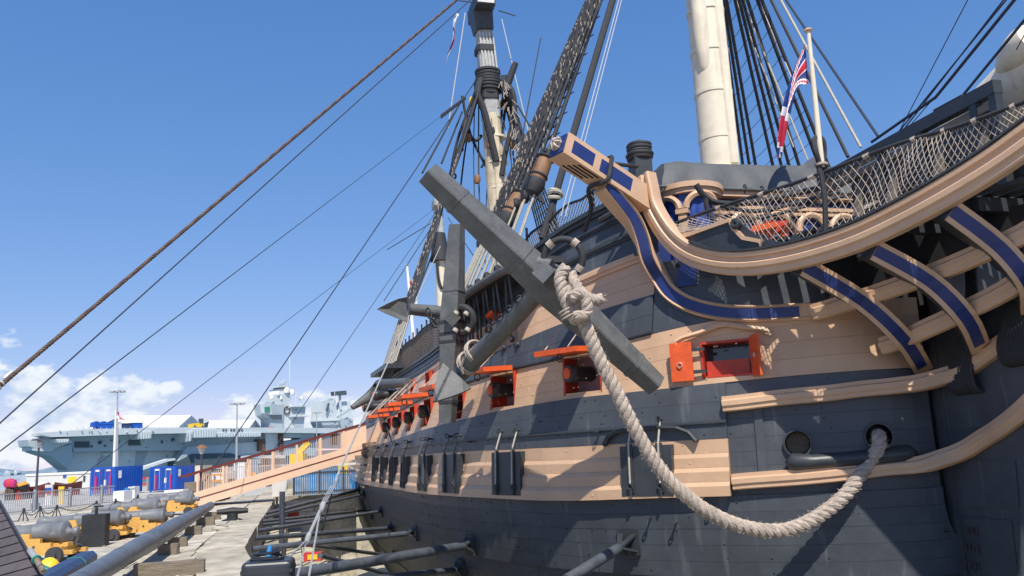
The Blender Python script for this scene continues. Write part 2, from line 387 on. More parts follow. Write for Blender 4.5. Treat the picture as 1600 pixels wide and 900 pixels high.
def strakes(zl, zu, n, mt, a_s, a_e, off=.0, lap=None, length=6.6, seed=0):
    rnd = random.Random(seed)
    for i in range(n):
        a = a_s; k = 0
        cuts = [a_s]; x = a_s + rnd.uniform(2.5, length)
        while x < a_e-2.5:
            cuts.append(x); x += length*rnd.uniform(.85, 1.15)*(1.6 if x > 26 else 1)
        cuts.append(a_e)
        o = off + (lap[i] if lap else 0)
        for c, d in zip(cuts, cuts[1:]):
            e = rnd.uniform(-.0025, .0025)
            planks.append((plank(c+.002, d-.002, zl, zu, i/n, (i+1)/n, o+e, (off+lap[i+1]+.004 if i+1 < n else None) if lap else None, th=.1, mt=mt), c, d, zl, zu, i/n, (i+1)/n))
zlow = lambda a: -2.1
strakes(Zm1, zlow, 6, HULLK, .06, 55, 0, length=13, seed=1)
strakes(zlow, lambda a: -.62, 5, HULLK, .02, 55, -.03, length=8, seed=2)
strakes(lambda a: -.62, B0, 5, HULLK, .02, 55, 0.02, seed=3)
strakes(B0, B1, 4, HULLB, 1.36, 55, .05, lap=[.14, .085, .035, .0], seed=4)
strakes(B0, B1, 4, HULLK, .02, 1.45, -.02, seed=5)
strakes(B1, B2, 3, HULLK, 1.36, 55, .055, seed=6)
strakes(B1, B2, 3, HULLK, .02, 1.45, -.02, seed=7)
strakes(B2, B3, 4, HULLB, .02, 55, .0, seed=8)
strakes(B3, B4, 2, HULLK, 2.36, 55, .02, seed=9)
strakes(B4, B5, 3, HULLB, 2.36, 55, .0, seed=10)
strakes(B5, B6, 4, HULLK, 2.40, 55, .0, seed=11)
strakes(B3, lambda a: 5.1, 3, HULLK, .06, 2.35, .0, seed=12)
def hblock(a, b, z0, z1, o0, o1, nz=1):
    # a block lying on the ship's side between two offsets
    aa = [a+(b-a)*i/4 for i in range(5)]; mb = MB(); vs = []
    for x in aa: vs += [hp(x, z0, o1), hp(x, z1, o1), hp(x, z1, o0), hp(x, z0, o0)]
    fs = [(i*4+j, i*4+(j+1) % 4, i*4+4+(j+1) % 4, i*4+4+j) for i in range(4) for j in range(4)]
    return mb.add(vs, fs+[(3, 2, 1, 0), (16, 17, 18, 19)])
def along(a, b, zf, off, step=.35):
    n = max(2, int((b-a)/step)); return [hp(a+(b-a)*i/n, zf(a+(b-a)*i/n), off) for i in range(n+1)]
def nalong(a, b, zf, step=.35):
    n = max(2, int((b-a)/step)); r = []
    for i in range(n+1):
        x = a+(b-a)*i/n; na, nb = hn(x, zf(x)); r.append(AX*na+SX*nb)
    return r
def moulding(name, a, b, zf, w, h, mt, off=0, prof=None):
    prof = prof or [(-.05, -h/2), (w*.6, -h/2), (w*.6, -h*.2), (w, -h*.1), (w, h*.25), (w*.7, h*.32), (w*.7, h/2), (-.05, h/2)]
    aa = asamp(a, b) if b-a > 3 else [a+(b-a)*i/10 for i in range(11)]
    pts = [hp(x, zf(x), off) for x in aa]; ns = []
    for x in aa:
        na, nb = hn(x, zf(x)); ns.append(AX*na+SX*nb)
    return mk(name, MB().sweep(pts, ns, prof), mt, ship, smooth=25)
moulding('rail_moulding', 2.45, 50, lambda a: B5(a)+.03, .09, .20, BUFF)
moulding('rail_moulding', 2.5, 50, lambda a: B6(a)+.05, .16, .20, BLACK)
moulding('rail_moulding', 2.5, 50, lambda a: B6(a)-.32, .07, .10, BLACK)
moulding('rail_moulding', 2.5, 50, lambda a: B5(a)+(B6(a)-B5(a))*.42, .07, .12, BLACK)
moulding('wale_moulding', 1.36, 50, lambda a: B1(a)+.28-(.1 if a > 20 else a*.005), .05, .05, BLACK, .05)
moulding('wale_moulding', 2.36, 50, lambda a: B3(a)+.03, .04, .05, BLACK, .02)
# ------------------------------------------------------------------ openings: cut with solid cutters, then lined
cutters = []
def opening(a, z, w, h, depth=1.0, cyl=None, ax=None):
    p, t, n = hframe(a, z); mb = MB()
    if cyl: mb.tube([p-(ax or n)*.5, p+(ax or n)*.8], cyl, 20)
    else: mb.box(p, w/2, .45, h/2, t, n)
    o = mk('cutter', mb, CORE); cutters.append((o, a, z, max(w, h, (cyl or 0)*2), h if not cyl else cyl*2)); return p, t, n
ports = []
MID = [(3.66, 3.13), (6.0, 3.02), (8.35, 2.88), (11.1, 2.86), (13.9, 2.83), (16.6, 2.80), (19.3, 2.74)]
for a, z in MID: ports.append((a, z, 1.0, .80, opening(a, z, 1.0, .80)))
UPP = [(10.6, 4.02), (14.2, 3.98), (17.6, 4.0)]
for a, z in UPP: ports.append((a, z, .85, .66, opening(a, z, .85, .66)))
hd = hhit(1135, 560); dz = hd[1]; DOOR = (hd[0], dz, .92, .66, opening(hd[0], dz, .92, .66))
HAW = []
for x, y in ((1246, 693), (1373, 682)):
    h = hhit(x, y); p, t, n = hframe(*h); axd = (SX*.55-AX*.83).normalized()
    HAW.append((h, p, axd, opening(h[0], h[1], .5, .5, cyl=.215, ax=axd)))
bpy.context.view_layer.update()
touched = set()
for o, ca, cz, w, h in cutters:
    for P, c, d, zl, zu, f0, f1 in planks:
        x = min(max(ca, c), d); l, u = zl(x), zu(x)
        if d > ca-w and c < ca+w and l+(u-l)*f0 < cz+h*.62 and l+(u-l)*f1 > cz-h*.62:
            md = P.modifiers.new('cut', 'BOOLEAN'); md.object = o; md.operation = 'DIFFERENCE'; md.solver = 'EXACT'; touched.add(P)
bpy.context.view_layer.update(); dg = bpy.context.evaluated_depsgraph_get()
for P in touched:
    me = bpy.data.meshes.new_from_object(P.evaluated_get(dg)); P.modifiers.clear(); P.data = me
    # a plank cut through by an opening becomes separate planks
    par_ = list(range(len(me.vertices)))
    def fnd(i):
        while par_[i] != i: par_[i] = par_[par_[i]]; i = par_[i]
        return i
    for e_ in me.edges: par_[fnd(e_.vertices[0])] = fnd(e_.vertices[1])
    isl_ = {}
    for q_ in me.polygons: isl_.setdefault(fnd(q_.vertices[0]), []).append(list(q_.vertices))
    if len(isl_) > 1:
        off_ = WL[P]; co = [v.co+off_ for v in me.vertices]
        for fs_ in isl_.values():
            us = sorted({i for f_ in fs_ for i in f_}); ix = {v: k for k, v in enumerate(us)}
            mk('plank', MB().add([co[i] for i in us], [tuple(ix[i] for i in f_) for f_ in fs_]), me.materials[0], hull)
        bpy.data.objects.remove(P)
for o, *_ in cutters: bpy.data.objects.remove(o)
# dark inner skin behind the planks, left open behind the ports
cb = MB(); NA = [0.05*i*i/2 for i in range(14)]+[4.6+.4*i for i in range(45)]+[24+3*i for i in range(11)]
for i in range(len(NA)-1):
    for j in range(36):
        z0, z1 = -6.5+.35*j, -6.5+.35*(j+1)
        am, zm = (NA[i]+NA[i+1])/2, (z0+z1)/2
        if zm > B6(am)-.1: continue
        if am < 2.4 and zm > 5: continue
        if any(abs(am-q[0]) < q[2]/2+.35 and abs(zm-q[1]) < q[3]/2+.3 for q in ports+[DOOR]) or any(abs(am-h[0][0]) < .5 and abs(zm-h[0][1]) < .5 for h in HAW): continue
        cb.add([hp(max(x, a0(z)+.001), z, -.14) for x, z in ((NA[i], z0), (NA[i+1], z0), (NA[i+1], z1), (NA[i], z1))], [(0, 1, 2, 3)])
mk('inner_skin', cb, CORE, hull)
# the far side of the ship (its port side) and the stern
pb = MB().grid(lambda u, v: hp(max(55*u*u, a0(-6.5+v*(B6(55*u*u)+6.5))+.001), -6.5+v*(B6(55*u*u)+6.5), 0, -1), 40, 14)
mk('port_side', pb, HULLK, hull)
mk('transom', MB().prism([sp(55, hb(55, z)*s, z) for z in (-4, -1, 2, 4, 7) for s in (1,)]+[sp(55, -hb(55, z), z) for z in (7, 4, 2, -1, -4)], AX*.3), HULLK, hull)
dk = MB()
for i in range(30):
    a = 3.2+i*1.72; z = 4.9 if a < 11 else 3.9
    dk.add([sp(a, hb(a, z)-.3, z), sp(a+1.72, hb(a+1.72, z)-.3, z), sp(a+1.72, -hb(a+1.72, z)+.3, z), sp(a, -hb(a, z)+.3, z)], [(0, 1, 2, 3)])
mk('deck', dk, BLOCKW, ship)
# ------------------------------------------------------------------ gun ports, lids and guns
def lining(nm, pr, d=.42, jm=REDP, bm=PINK, sm=HULLB):
    a, z, w, h, (p, t, n) = pr; x0, x1 = w/2-.004, w/2-.045; y0, y1 = h/2-.004, h/2-.045
    c = p-n*(d/2-.03)
    fr = mk('port_back', MB().box(p-n*d, x0, .03, y0, t, n), bm, ship)  # shallow panel closing the port, interior shade put into its colour
    for s in (-1, 1):
        mk('port_jamb', MB().box(c+t*(s*(x0+x1)/2)-n*.02, (x0-x1)/2, d/2, y0, t, n), jm, fr)
        mk('port_sill', MB().box(c+UP*(s*(y0+y1)/2)-n*.02, x1-.002, d/2, (y0-y1)/2, t, n), sm or jm, fr)
    return fr
def tlid(pr, mt, tilt=-.07, L_=.74, lab=None):
    a, z, w, h, (p, t, n) = pr
    top = p+UP*(h/2+.06)+n*.06; d = (n+UP*tilt).normalized(); u = t.cross(d); u = u if u.z > 0 else -u
    o = mk('port_lid', MB().box(top+d*(L_/2), w/2+.03, L_/2, .05, t, d, u), mt, ship, label=lab)
    for s in (-.3, .3):
        mk('lid_rope', MB().tube([top+d*(L_*.9)+t*(s*w)+u*.06, top+t*(s*w)+UP*.62+n*.02], .014, 5), ROPEM, o)
        mk('hinge_strap', MB().box(top+d*(L_*.4)+t*(s*w)+u*.06, .04, L_*.42, .012, t, d, u), BLACK, o)
    mk('ring', MB().torus(top+d*(L_*.80)-u*.13, t, .075, .014, 12, 5), BLACK, o)
gl = ['dark iron gun with orange muzzle plug beneath the orange lid nearest the hanging rope', 'dark iron gun with orange muzzle plug in second open port from the bow',
      'dark iron gun half hidden behind the pale triangular anchor fluke', 'dark iron gun beneath orange lid just left of the upright anchor stock',
      'dark iron gun in middle of the crowded far orange lids', 'dark iron gun beneath the second farthest orange lid', 'dark iron gun beneath farthest orange lid beside the gangway']
def lathe_gun(o, ax, L_, r):
    k = r/.2
    return [(0, 0), (.2*k, 0), (.2*k, L_*.45), (.17*k, L_*.46), (.155*k, L_*.72), (.15*k, L_*.80), (.19*k, L_*.86), (.205*k, L_*.93), (.19*k, L_*.985), (.17*k, L_), (0, L_)]
for i, pr in enumerate(ports[:7]):
    lining('port_frame', pr); tlid(pr, ORANGE)
    a, z, w, h, (p, t, n) = pr
    dirn = (n*.85+SX*.25).normalized(); b = p-n*1.25+UP*.02
    g = thing('naval_gun', b, gl[i], 'gun', 'guns run out of the middle deck ports')
    mk('barrel', MB().lathe(b, dirn, lathe_gun(b, dirn, 1.5, .185), 20), GUNM, g, True)
    mk('muzzle_plug', MB().lathe(b+dirn*1.495, dirn, [(0, 0), (.11, 0), (.11, .03), (.05, .045), (0, .045)], 14), ORANGE, g, True)
ulab = ['dark gun poking from the upper port just right of far shrouds', None, None]
for i, pr in enumerate(ports[7:]):
    lining('port_frame', pr)
p, t, n = hframe(20.2, 3.9)
for a, z, lb in ((20.4, 4.02, 'upper deck gun with orange plug just right of the far channel boom'), (23.0, 3.75, 'farthest upper deck gun with orange plug under the channel boom')):
    p, t, n = hframe(a, z); b = p-n*.4; d = (n*.9-AX*.1).normalized()
    g = thing('naval_gun', b, lb, 'gun', 'guns run out of the upper deck ports')
    mk('barrel', MB().lathe(b, d, lathe_gun(b, d, 1.5, .22), 16), GUNM, g, True)
    mk('muzzle_plug', MB().lathe(b+d*1.495, d, [(0, 0), (.13, 0), (.13, .03), (0, .04)], 12), ORANGE, g, True)
# closed lower deck lids with their lanyards
LOW = [2.40, 5.47, 7.86, 9.95, 12.7, 15.4, 17.9, 20.6]
for i, a in enumerate(LOW):
    zc = 1.235; p, t, n = hframe(a, zc); wa = 1.0*abs(t.dot(AX)) if a < 8 else .9
    lid = mk('lower_port_lid', hblock(a-wa/2, a+wa/2, .79, 1.68, -.02, .20), BLACK, ship)
    for s in (-.29, .29):
        x = a+s*wa
        mk('hinge_strap', hblock(x-.045, x+.045, .86, 1.72, .195, .225), BLACK, lid)
        mk('lanyard', MB().tube([hp(x, 2.12-.01*i, .10), hp(x, 1.70, .235), hp(x, 1.02, .245)], .019 if i < 2 else .015, 6), ROPEG if i < 2 else ANCH, lid)
        mk('lid_ring', MB().torus(hp(x, .96, .25), n, .05, .015, 12, 5), BLACK, lid)
        mk('eyebolt', MB().tube([hp(x, 2.13-.01*i, .03), hp(x, 2.13-.01*i, .15)], .028, 8).torus(hp(x, 2.14-.01*i, .17), t, .045, .014, 10, 5), BLACK, lid)
        mk('shackle', MB().tube([hp(x, .80, .23), hp(x, .93, .24)], .03, 6), BLACK, lid)
    ar = [(-.92, 1.70), (-.80, 1.86), (-.6, 1.945), (-.3, 1.97), (.3, 1.97), (.6, 1.945), (.80, 1.86), (.92, 1.70)]
    kq = 1 if i == 0 else .62
    if i: continue
    pts = [hp(a+q*wa*kq, z+.02-(1-kq)*.1, .05) for q, z in ar]
    mk('rigol', MB().sweep(pts, n, [(-.03, -.035), (.11, -.035), (.13, 0), (.11, .035), (-.03, .035)]), BLACK, lid)
# bow entrance port with orange doors
lining('port_frame', DOOR, .5, REDP, GLASSD, REDP)
a, z, w, h, (p, t, n) = DOOR
mk('half_door', MB().box(p-n*.12-UP*.17, w/2-.08, .025, .15, t, n), REDP, ship)
mk('port_trim', MB().sweep([p+t*(x*w)+UP*(y)+n*.03 for x, y in ((.93, .31), (.95, .38), (.80, .44), (.45, .50), (.08, .60), (-.08, .60), (-.4, .52), (-.75, .45), (-.86, .40), (-.86, .33))], n, [(-.03, -.04), (.05, -.04), (.08, -.01), (.05, .04), (-.03, .04)]), BUFF, ship, smooth=20)
hg = p+t*(w/2+.16)+n*.05
dL = mk('port_door', MB().box(hg+t*.17+n*.03, .20, .025, h/2+.02, t, n), ORANGE, ship)
for s in (-.2, .2): mk('door_hinge', MB().box(p+t*(w/2+.02)+UP*s+n*.07, .12, .014, .03, t, n), BLACK, dL)
mk('door_ring', MB().torus(hg+t*.20+n*.08-UP*.06, n, .045, .011, 12, 5), STEEL, dL)
dd = (n*.86-t*.5).normalized()
dR = mk('port_door', MB().box(p-t*(w/2+.01)+dd*.14+n*.04, .17, .022, h/2+.03, dd, dd.cross(UP)), ORANGE, ship)
mk('door_ring', MB().torus(p-t*(w/2+.02)+dd*.16+n*.06+t*.04, dd.cross(UP), .04, .011, 12, 5), STEEL, dR)
# hawse holes: pipes going inboard, the rubbing bolster beneath, the cheeks above and below
hs = None
for h, p, ax, _ in HAW:
    mb = MB(); n_ = 24; x = ax.orthogonal().normalized(); y = ax.cross(x); vs = []
    for dd_, rr in ((.06, .235), (.06, .205), (-.7, .2)):
        for j in range(n_):
            q = 2*math.pi*j/n_; vs.append(p+ax*dd_+x*(math.cos(q)*rr)+y*(math.sin(q)*rr))
    fs = [(i*n_+j, i*n_+(j+1) % n_, (i+1)*n_+(j+1) % n_, (i+1)*n_+j) for i in range(2) for j in range(n_)]
    hp_ = mk('hawse_pipe', mb.add(vs, fs+[tuple(range(2*n_, 3*n_))]), BLACK, ship, True)
h = HAW[0]
mk('hawse_plug', MB().lathe(h[1]-h[2]*.28, h[2], [(0, -.02), (.19, -.02), (.19, .02), (0, .02)], 20), BLOCKW, ship)
bol = [hpx(x, y, .10) for x, y in ((1222, 728), (1232, 722), (1262, 722), (1310, 718), (1360, 714), (1395, 710), (1408, 708), (1418, 712))]
mk('hawse_bolster', MB().tube(bol, [.08, .15, .125, .12, .125, .14, .13, .07], 12), BLACK, ship, 'all')
CHP = [(-.05, -.135), (.10, -.135), (.13, -.115), (.13, -.065), (.16, -.03), (.16, .05), (.10, .075), (.10, .135), (-.05, .135)]
def curve(pts, n=4):
    # Catmull-Rom through points
    r = []; k = len(pts)
    for i in range(k-1):
        p0, p1, p2, p3 = V(pts[max(i-1, 0)]), V(pts[i]), V(pts[i+1]), V(pts[min(i+2, k-1)])
        for j in range(n):
            t = j/n; r.append(p1*1.0+(p2-p0)*(t*.5)+(p0*2-p1*5+p2*4-p3)*(t*t*.5)+(p1*3-p0-p2*3+p3)*(t**3*.5))
    r.append(V(pts[-1])); return r
def cheek(pix, hullcount, knee):
    pts = []; ns = []
    for x, y in pix:
        a, z = hhit(x, y); pts.append(hp(a, z, .03)); na, nb = hn(a, z); ns.append(AX*na+SX*nb)
    for a, b, z in knee: pts.append(sp(a, b, z)); ns.append((SX-AX*.12).normalized())
    pts2 = curve(pts, 5); ns2 = curve(ns, 5)
    return mk('cheek_rail', MB().sweep(pts2, [q.normalized() for q in ns2], CHP), BUFF, ship, smooth=20)
cheek([(1131, 632), (1160, 629), (1225, 621), (1290, 615), (1345, 608)], 7, [(.02, 1.12, 2.47), (-.18, .74, 2.50), (-.42, .45, 2.58), (-.75, .33, 2.66), (-1.2, .32, 2.84), (-1.9, .32, 3.10), (-2.8, .3, 3.5), (-4.2, .28, 4.1)])
cheek([(1146, 753), (1180, 750), (1250, 745), (1320, 738), (1380, 730)], 6, [(-.08, .86, 1.17), (-.28, .52, 1.27), (-.52, .36, 1.38), (-.85, .32, 1.53), (-1.3, .32, 1.72), (-1.9, .32, 2.05), (-3, .3, 2.8)])
mk('hawse_seam_post', hblock(1.0, 1.08, 1.02, 2.3, -.02, .012), HULLK, ship)
# draught marks (roman numerals) on the stem
def numeral(txt, x, y, hgt):
    kn = MB(); p0 = onp(x, y, (0, .34), (-3, .34)); fx = -AX; w = hgt*.42; cx = 0
    for ch in txt:
        sg = {'X': [((0, 0), (1, 1)), ((0, 1), (1, 0))], 'V': [((0, 1), (.5, 0)), ((.5, 0), (1, 1))], 'I': [((.5, 0), (.5, 1))]}[ch]
        ww = w if ch != 'I' else w*.5
        for (ax_, ay), (bx, by) in sg:
            kn.beam(p0+fx*(cx+ax_*ww)+UP*(ay*hgt), p0+fx*(cx+bx*ww)+UP*(by*hgt), .02, .012, SX)
        cx += ww+.035
    mk('draught_numeral', kn, NUM, ship)
# bolt heads and treenails standing a little proud of the nearer planking
bh = {}
rb = random.Random(77)
for k in range(420):
    a = rb.uniform(.3, 11); zl_, zu_, m_, o_ = rb.choice(((B0, B1, 'b', None), (B1, B2, 'k', .057), (B2, B3, 'b', .002), (lambda a: -.62, B0, 'k', .022), (lambda a: -2.0, lambda a: -.62, 'k', -.028)))
    f_ = (int(rb.random()*6)+.5)/6; z_ = zl_(a)+(zu_(a)-zl_(a))*f_
    if o_ is None:
        if a < 1.5: continue
        o_ = .05+(.14, .085, .035, 0)[min(3, int(f_*4))]
    elif a < 1.45: o_ = -.02 if m_ == 'k' and zl_ is B1 else o_
    p, t, n = hframe(a, z_); bh.setdefault(m_, MB()).lathe(p+n*(o_-.005), n, [(0, 0), (.019, 0), (.016, .010), (0, .014)], 6)
struct(mk('bolt_heads', bh['b'], BUFF, hull), 'stuff'); struct(mk('bolt_heads', bh['k'], BLACK, hull), 'stuff')
# knee of the head in front of the stem
kn = [(0.02, -6.4), (-.6, -6.4), (-.85, -3), (-1.1, -.5), (-1.5, 1.0), (-2.2, 2.2), (-3.3, 3.3), (-5, 4.4), (-6.8, 5.1), (-6.8, 5.6), (-5, 5.0), (-3.2, 4.3), (-1.6, 3.7), (.0, 3.5)]
knee = mk('knee_of_head', MB().prism([sp(a, .30, z) for a, z in kn], SX*-.60), HULLK, ship)
mk('stem_post', MB().prism([sp(a, .33, z) for a, z in ((.12, -6), (-.16, -6), (-.10, 1), (-.10, 3.6), (.12, 3.6))], SX*-.66), HULLK, ship)
for tx, x, y in (('XXV', 1511, 836), ('XXIV', 1508, 862), ('XXIII', 1507, 889)): numeral(tx, x, y, .13)
for z0_, z1_, a1 in ((-.9, .3, -1.15), (.45, 1.2, -1.4), (1.7, 2.5, -2.0)):
    mk('knee_chock', MB().prism([sp(-.18, .305, z0_), sp(a1*.95, .305, z0_+.06), sp(a1, .305, z1_), sp(-.18, .305, z1_)], SX*.012), HULLK, knee)
# bolts, scuppers and eyebolts standing out from the bow planking
for x, y in ((1058, 816), (1113, 788), (940, 675), (1018, 808), (1476, 830), (741, 690), (640, 700)):
    a, z = hhit(x, y); p, t, n = hframe(a, z)
    mk('eyebolt', MB().tube([p-n*.02, p+n*.16], .02, 6).torus(p+n*.17, UP, .035, .014, 10, 5), BLACK, hull)
# ================================================================== THE HEAD: rails, timbers, gratings, bulkhead
HP0, HP1 = (2.4, 4.5), (-6, .6)
hn_ = (SX*8.4-AX*3.9).normalized()          # outward side of the head-rail plane
MR = [(2.16, 4.39, 6.78), (2.12, 4.37, 6.5), (2.04, 4.33, 6.05), (1.68, 4.17, 5.40), (1.19, 3.94, 4.95), (.47, 3.60, 4.66), (-.42, 3.19, 4.55), (-1.34, 2.76, 4.59), (-2.08, 2.42, 4.74), (-2.94, 2.02, 5.01), (-3.71, 1.66, 5.34), (-4.9, 1.1, 6.0), (-6, .6, 6.8)]
mr = curve([sp(*p) for p in MR], 4)
MRP = [(-.10, -.20), (.05, -.20), (.07, -.17), (.07, -.10), (.12, -.07), (.13, .0), (.09, .035), (.09, .085), (.14, .11), (.15, .17), (.12, .20), (-.10, .20)]
main_rail = mk('main_head_rail', MB().sweep(mr, hn_, MRP), BUFF, ship, smooth=22)
mk('rail_capping', MB().sweep([p+UP*.0 for p in mr[15:]], hn_, [(-.12, .202), (.17, .202), (.17, .235), (-.12, .235)]), BLACK, main_rail, smooth=20)
# port side rail, mirrored, seen through the head
mk('main_head_rail', MB().sweep(curve([sp(a, -b, z) for a, b, z in MR[2:]], 3), (-SX*8.4-AX*3.9), [(-.1, -.2), (.1, -.2), (.14, .2), (-.1, .2)]), BUFF, ship)
R2 = curve([sp(*p) for p in ((.46, 2.22, 3.80), (.0, 2.04, 3.85), (-.83, 1.79, 3.93), (-1.7, 1.5, 4.06), (-2.45, 1.29, 4.20), (-3.2, 1.05, 4.40), (-4.6, .7, 5.0))], 4)
R3 = curve([sp(*p) for p in ((-.10, 1.36, 3.13), (-.5, 1.27, 3.20), (-1.0, 1.18, 3.31), (-1.56, 1.06, 3.45), (-2.6, .86, 3.76), (-4.2, .6, 4.5))], 4)
SMP = [(-.08, -.14), (.04, -.14), (.07, -.12), (.07, -.05), (.095, -.03), (.095, .05), (.06, .08), (.06, .14), (-.08, .14)]
for r in (R2, R3):
    mk('lower_head_rail', MB().sweep(r, (SX*8.4-AX*2.5), SMP), BUFF, ship, smooth=20)
# head timbers: dark brackets with a buff edged blue face
def htimber(pts, q):
    c = curve(pts, 4); nn = (SX*.62-AX*.78).normalized()
    t = mk('head_timber', MB().sweep(c, nn, [(-.55, -.13), (0, -.13), (0, .13), (-.55, .13)]), BLACK, ship)
    mk('timber_face', MB().sweep(c, nn, [(-.002, -.155), (.035, -.155), (.035, .155), (-.002, .155)]), BUFF, t)
    mk('timber_panel', MB().sweep(c[:-1], nn, [(.02, -.085), (.040, -.085), (.040, .085), (.02, .085)]), BLUE, t)
def K(x, y, b): return onp(x, y, (0, b), (-3, b))
HT = [((1252, 416), (1333, 470), (1396, 528), (1444, 580), .50), ((1362, 390), (1434, 440), (1489, 495), (1532, 545), .46), ((1482, 328), (1538, 388), (1582, 442), (1612, 484), .44)]
for p0, p1, p2, p3, b in HT:
    htimber([onp(p0[0], p0[1], HP0, HP1)-hn_*.10, onp(p1[0], p1[1], (.5, 2.2), (-5, .5))-D*.36, onp(p2[0], p2[1], (.2, 1.4), (-5, .4))-D*.36, K(p3[0], p3[1], b)], 0)
# black screen board on the main rail with its cut-out edge
sb = []
for x, y in ((1062, 372), (1100, 356), (1148, 340), (1160, 352), (1178, 366), (1192, 372), (1200, 378), (1206, 382), (1230, 384), (1238, 372), (1250, 376), (1262, 378), (1275, 372), (1290, 364), (1300, 367), (1318, 362), (1345, 345), (1360, 334), (1372, 330), (1388, 334), (1398, 322), (1402, 312), (1425, 312), (1455, 303), (1475, 290), (1500, 275)):
    sb.append(onp(x, y-(6 if x > 1190 else 0), HP0, HP1))
low = [onp(x, y, HP0, HP1) for x, y in ((1500, 283), (1400, 335), (1320, 366), (1230, 390), (1150, 397), (1100, 390), (1075, 380))]
mk('screen_board', MB().prism([p-hn_*.02 for p in sb+low], -hn_*.07), BLACK, ship)
fr = [onp(x, y, HP0, HP1)+hn_*.004 for x, y in ((1064, 371), (1140, 344), (1146, 356), (1162, 372), (1189, 377), (1189, 396))]
mk('screen_trim', MB().sweep(fr, hn_, [(-.02, -.035), (.03, -.035), (.03, .035), (-.02, .035)]), BUFF, ship)
mk('screen_trim', MB().sweep([onp(x, y, HP0, HP1)+hn_*.004 for x, y in ((1068, 373), (1085, 386), (1110, 393), (1150, 397), (1186, 396))], hn_, [(-.02, -.035), (.028, -.035), (.028, .035), (-.02, .035)]), BUFF, ship)
mk('screen_scroll', MB().torus(onp(1151, 350, HP0, HP1)+hn_*.03, hn_, .055, .05, 16, 8), BLACK, ship, True)
# gratings over the head: fore and aft bars with gaps, on cross bearers
gz = 4.98
def headw(a): return lerp(a, [-6, -3.7, -2, .5, 2.4], [.5, 1.5, 2.3, 3.45, 4.25])
gr = mk('grating_bearer', MB().box(sp(-1.2, 0, gz-.06), .05, .9, .05, AX, SX), BLACK, ship)
gb = []
b = -4.1
while b < 4.1:
    a_f = -5.5
    while headw(a_f) < abs(b)+.12 and a_f < 2.6: a_f += .1
    if a_f < 2.2:
        gb.append(mk('grating_bar', MB().box(sp((a_f+2.9)/2, b, gz), (2.9-a_f)/2, .095, .03, AX, SX), BLACK, gr))
    b += .285
for a in (-4.2, -3.4, -2.6, -1.8, -1.0, -.2, .6, 1.4, 2.2):
    mk('cross_bar', MB().box(sp(a, 0, gz-.05), .06, headw(a)-.1, .03, AX, SX), BLACK, gr)
# beakhead bulkhead: blue panels, buff arches, little round house
BK = 3.0
def bk(x, y, off=0): return onp(x, y, (BK-off, 0), (BK-off, 3))
bulk = mk('beakhead_bulkhead', MB().box(sp(BK+.1, -.2, 5.95), .08, 4.35, 1.05, AX, SX), BLUE, ship)
mk('bulkhead_cornice', MB().box(sp(BK-.05, -.6, 6.72), .16, 3.6, .07, AX, SX), BUFF, bulk)
mk('bulkhead_cornice', MB().box(sp(BK-.02, -.6, 6.90), .10, 3.8, .09, AX, SX), BLOCKW, bulk)
mk('bulkhead_string', MB().box(sp(BK-.03, -.8, 6.46), .06, 3.4, .045, AX, SX), BUFF, bulk)
mk('bulkhead_string', MB().box(sp(BK-.03, -.8, 6.34), .045, 3.4, .03, AX, SX), BUFF, bulk)
for i, b in enumerate((1.86, 1.07, .28, -.51, -1.3, -2.1)):
    pts = [sp(BK-.03, b+.32*math.cos(q), 6.02+.32*math.sin(q)) for q in [math.pi*j/10 for j in range(11)]]
    mk('bulkhead_arch', MB().sweep(pts, -AX, [(-.02, -.06), (.05, -.06), (.08, 0), (.05, .06), (-.02, .06)]), BUFF, bulk, smooth=25)
    for s in (-.395,):
        mk('bulkhead_column', MB().box(sp(BK-.04, b+s, 5.45), .06, .065, .54, AX, SX).box(sp(BK-.05, b+s, 6.0), .085, .10, .04, AX, SX), BUFF, bulk)
dr = mk('bulkhead_door', MB().box(sp(BK-.07, 1.0, 5.35), .04, .30, .42, AX, SX), REDP, bulk)
for pts_ in (((1163, 374), (1177, 352), (1214, 347), (1214, 356)), ((1168, 378), (1180, 360), (1213, 358), (1213, 376)), ((1222, 352), (1232, 350), (1232, 382), (1222, 386))):
    mk('door_leaf', MB().prism([bk(x, y, .45) for x, y in pts_], AX*.03), ORANGE, bulk)
mk('door_opening', MB().prism([bk(x, y, .38) for x, y in ((1196, 346), (1230, 344), (1230, 386), (1196, 388))], AX*.02), REDP, bulk)
mk('notice_card', MB().prism([bk(x, y, .55) for x, y in ((1208, 367), (1218, 366), (1218, 381), (1208, 382))], AX*.01), WHITE, bulk)
# round house (semicircular privy) at the starboard end of the bulkhead
rc = sp(BK+.05, 3.05, 0); rr = .62
rh = mk('round_house', MB().grid(lambda u, v: rc+(AX*math.sin(u*6.2832)+SX*math.cos(u*6.2832))*(rr-.07+.018*math.sin(u*88))+UP*(5.0+1.75*v), 120, 1), BLUEC, ship, 'all')
for z, w_, h_ in ((6.76, .09, .055), (6.655, .04, .05), (5.05, .04, .06)):
    if h_: mk('house_cornice', MB().lathe(rc, UP, [(0, z-h_), (rr+w_, z-h_), (rr+w_, z+h_), (0, z+h_)], 28), BUFF, rh, True)
for q in (-2.3, -.86, .46):
    d = AX*math.sin(q)+SX*math.cos(q); d2 = d.cross(UP)
    mk('house_column', MB().box(rc+d*(rr-.03)+UP*5.6, .05, .085, .60, d, d2).box(rc+d*(rr-.02)+UP*6.22, .07, .13, .045, d, d2).box(rc+d*(rr-.015)+UP*5.75, .05, .05, .35, d, d2), BUFF, rh)
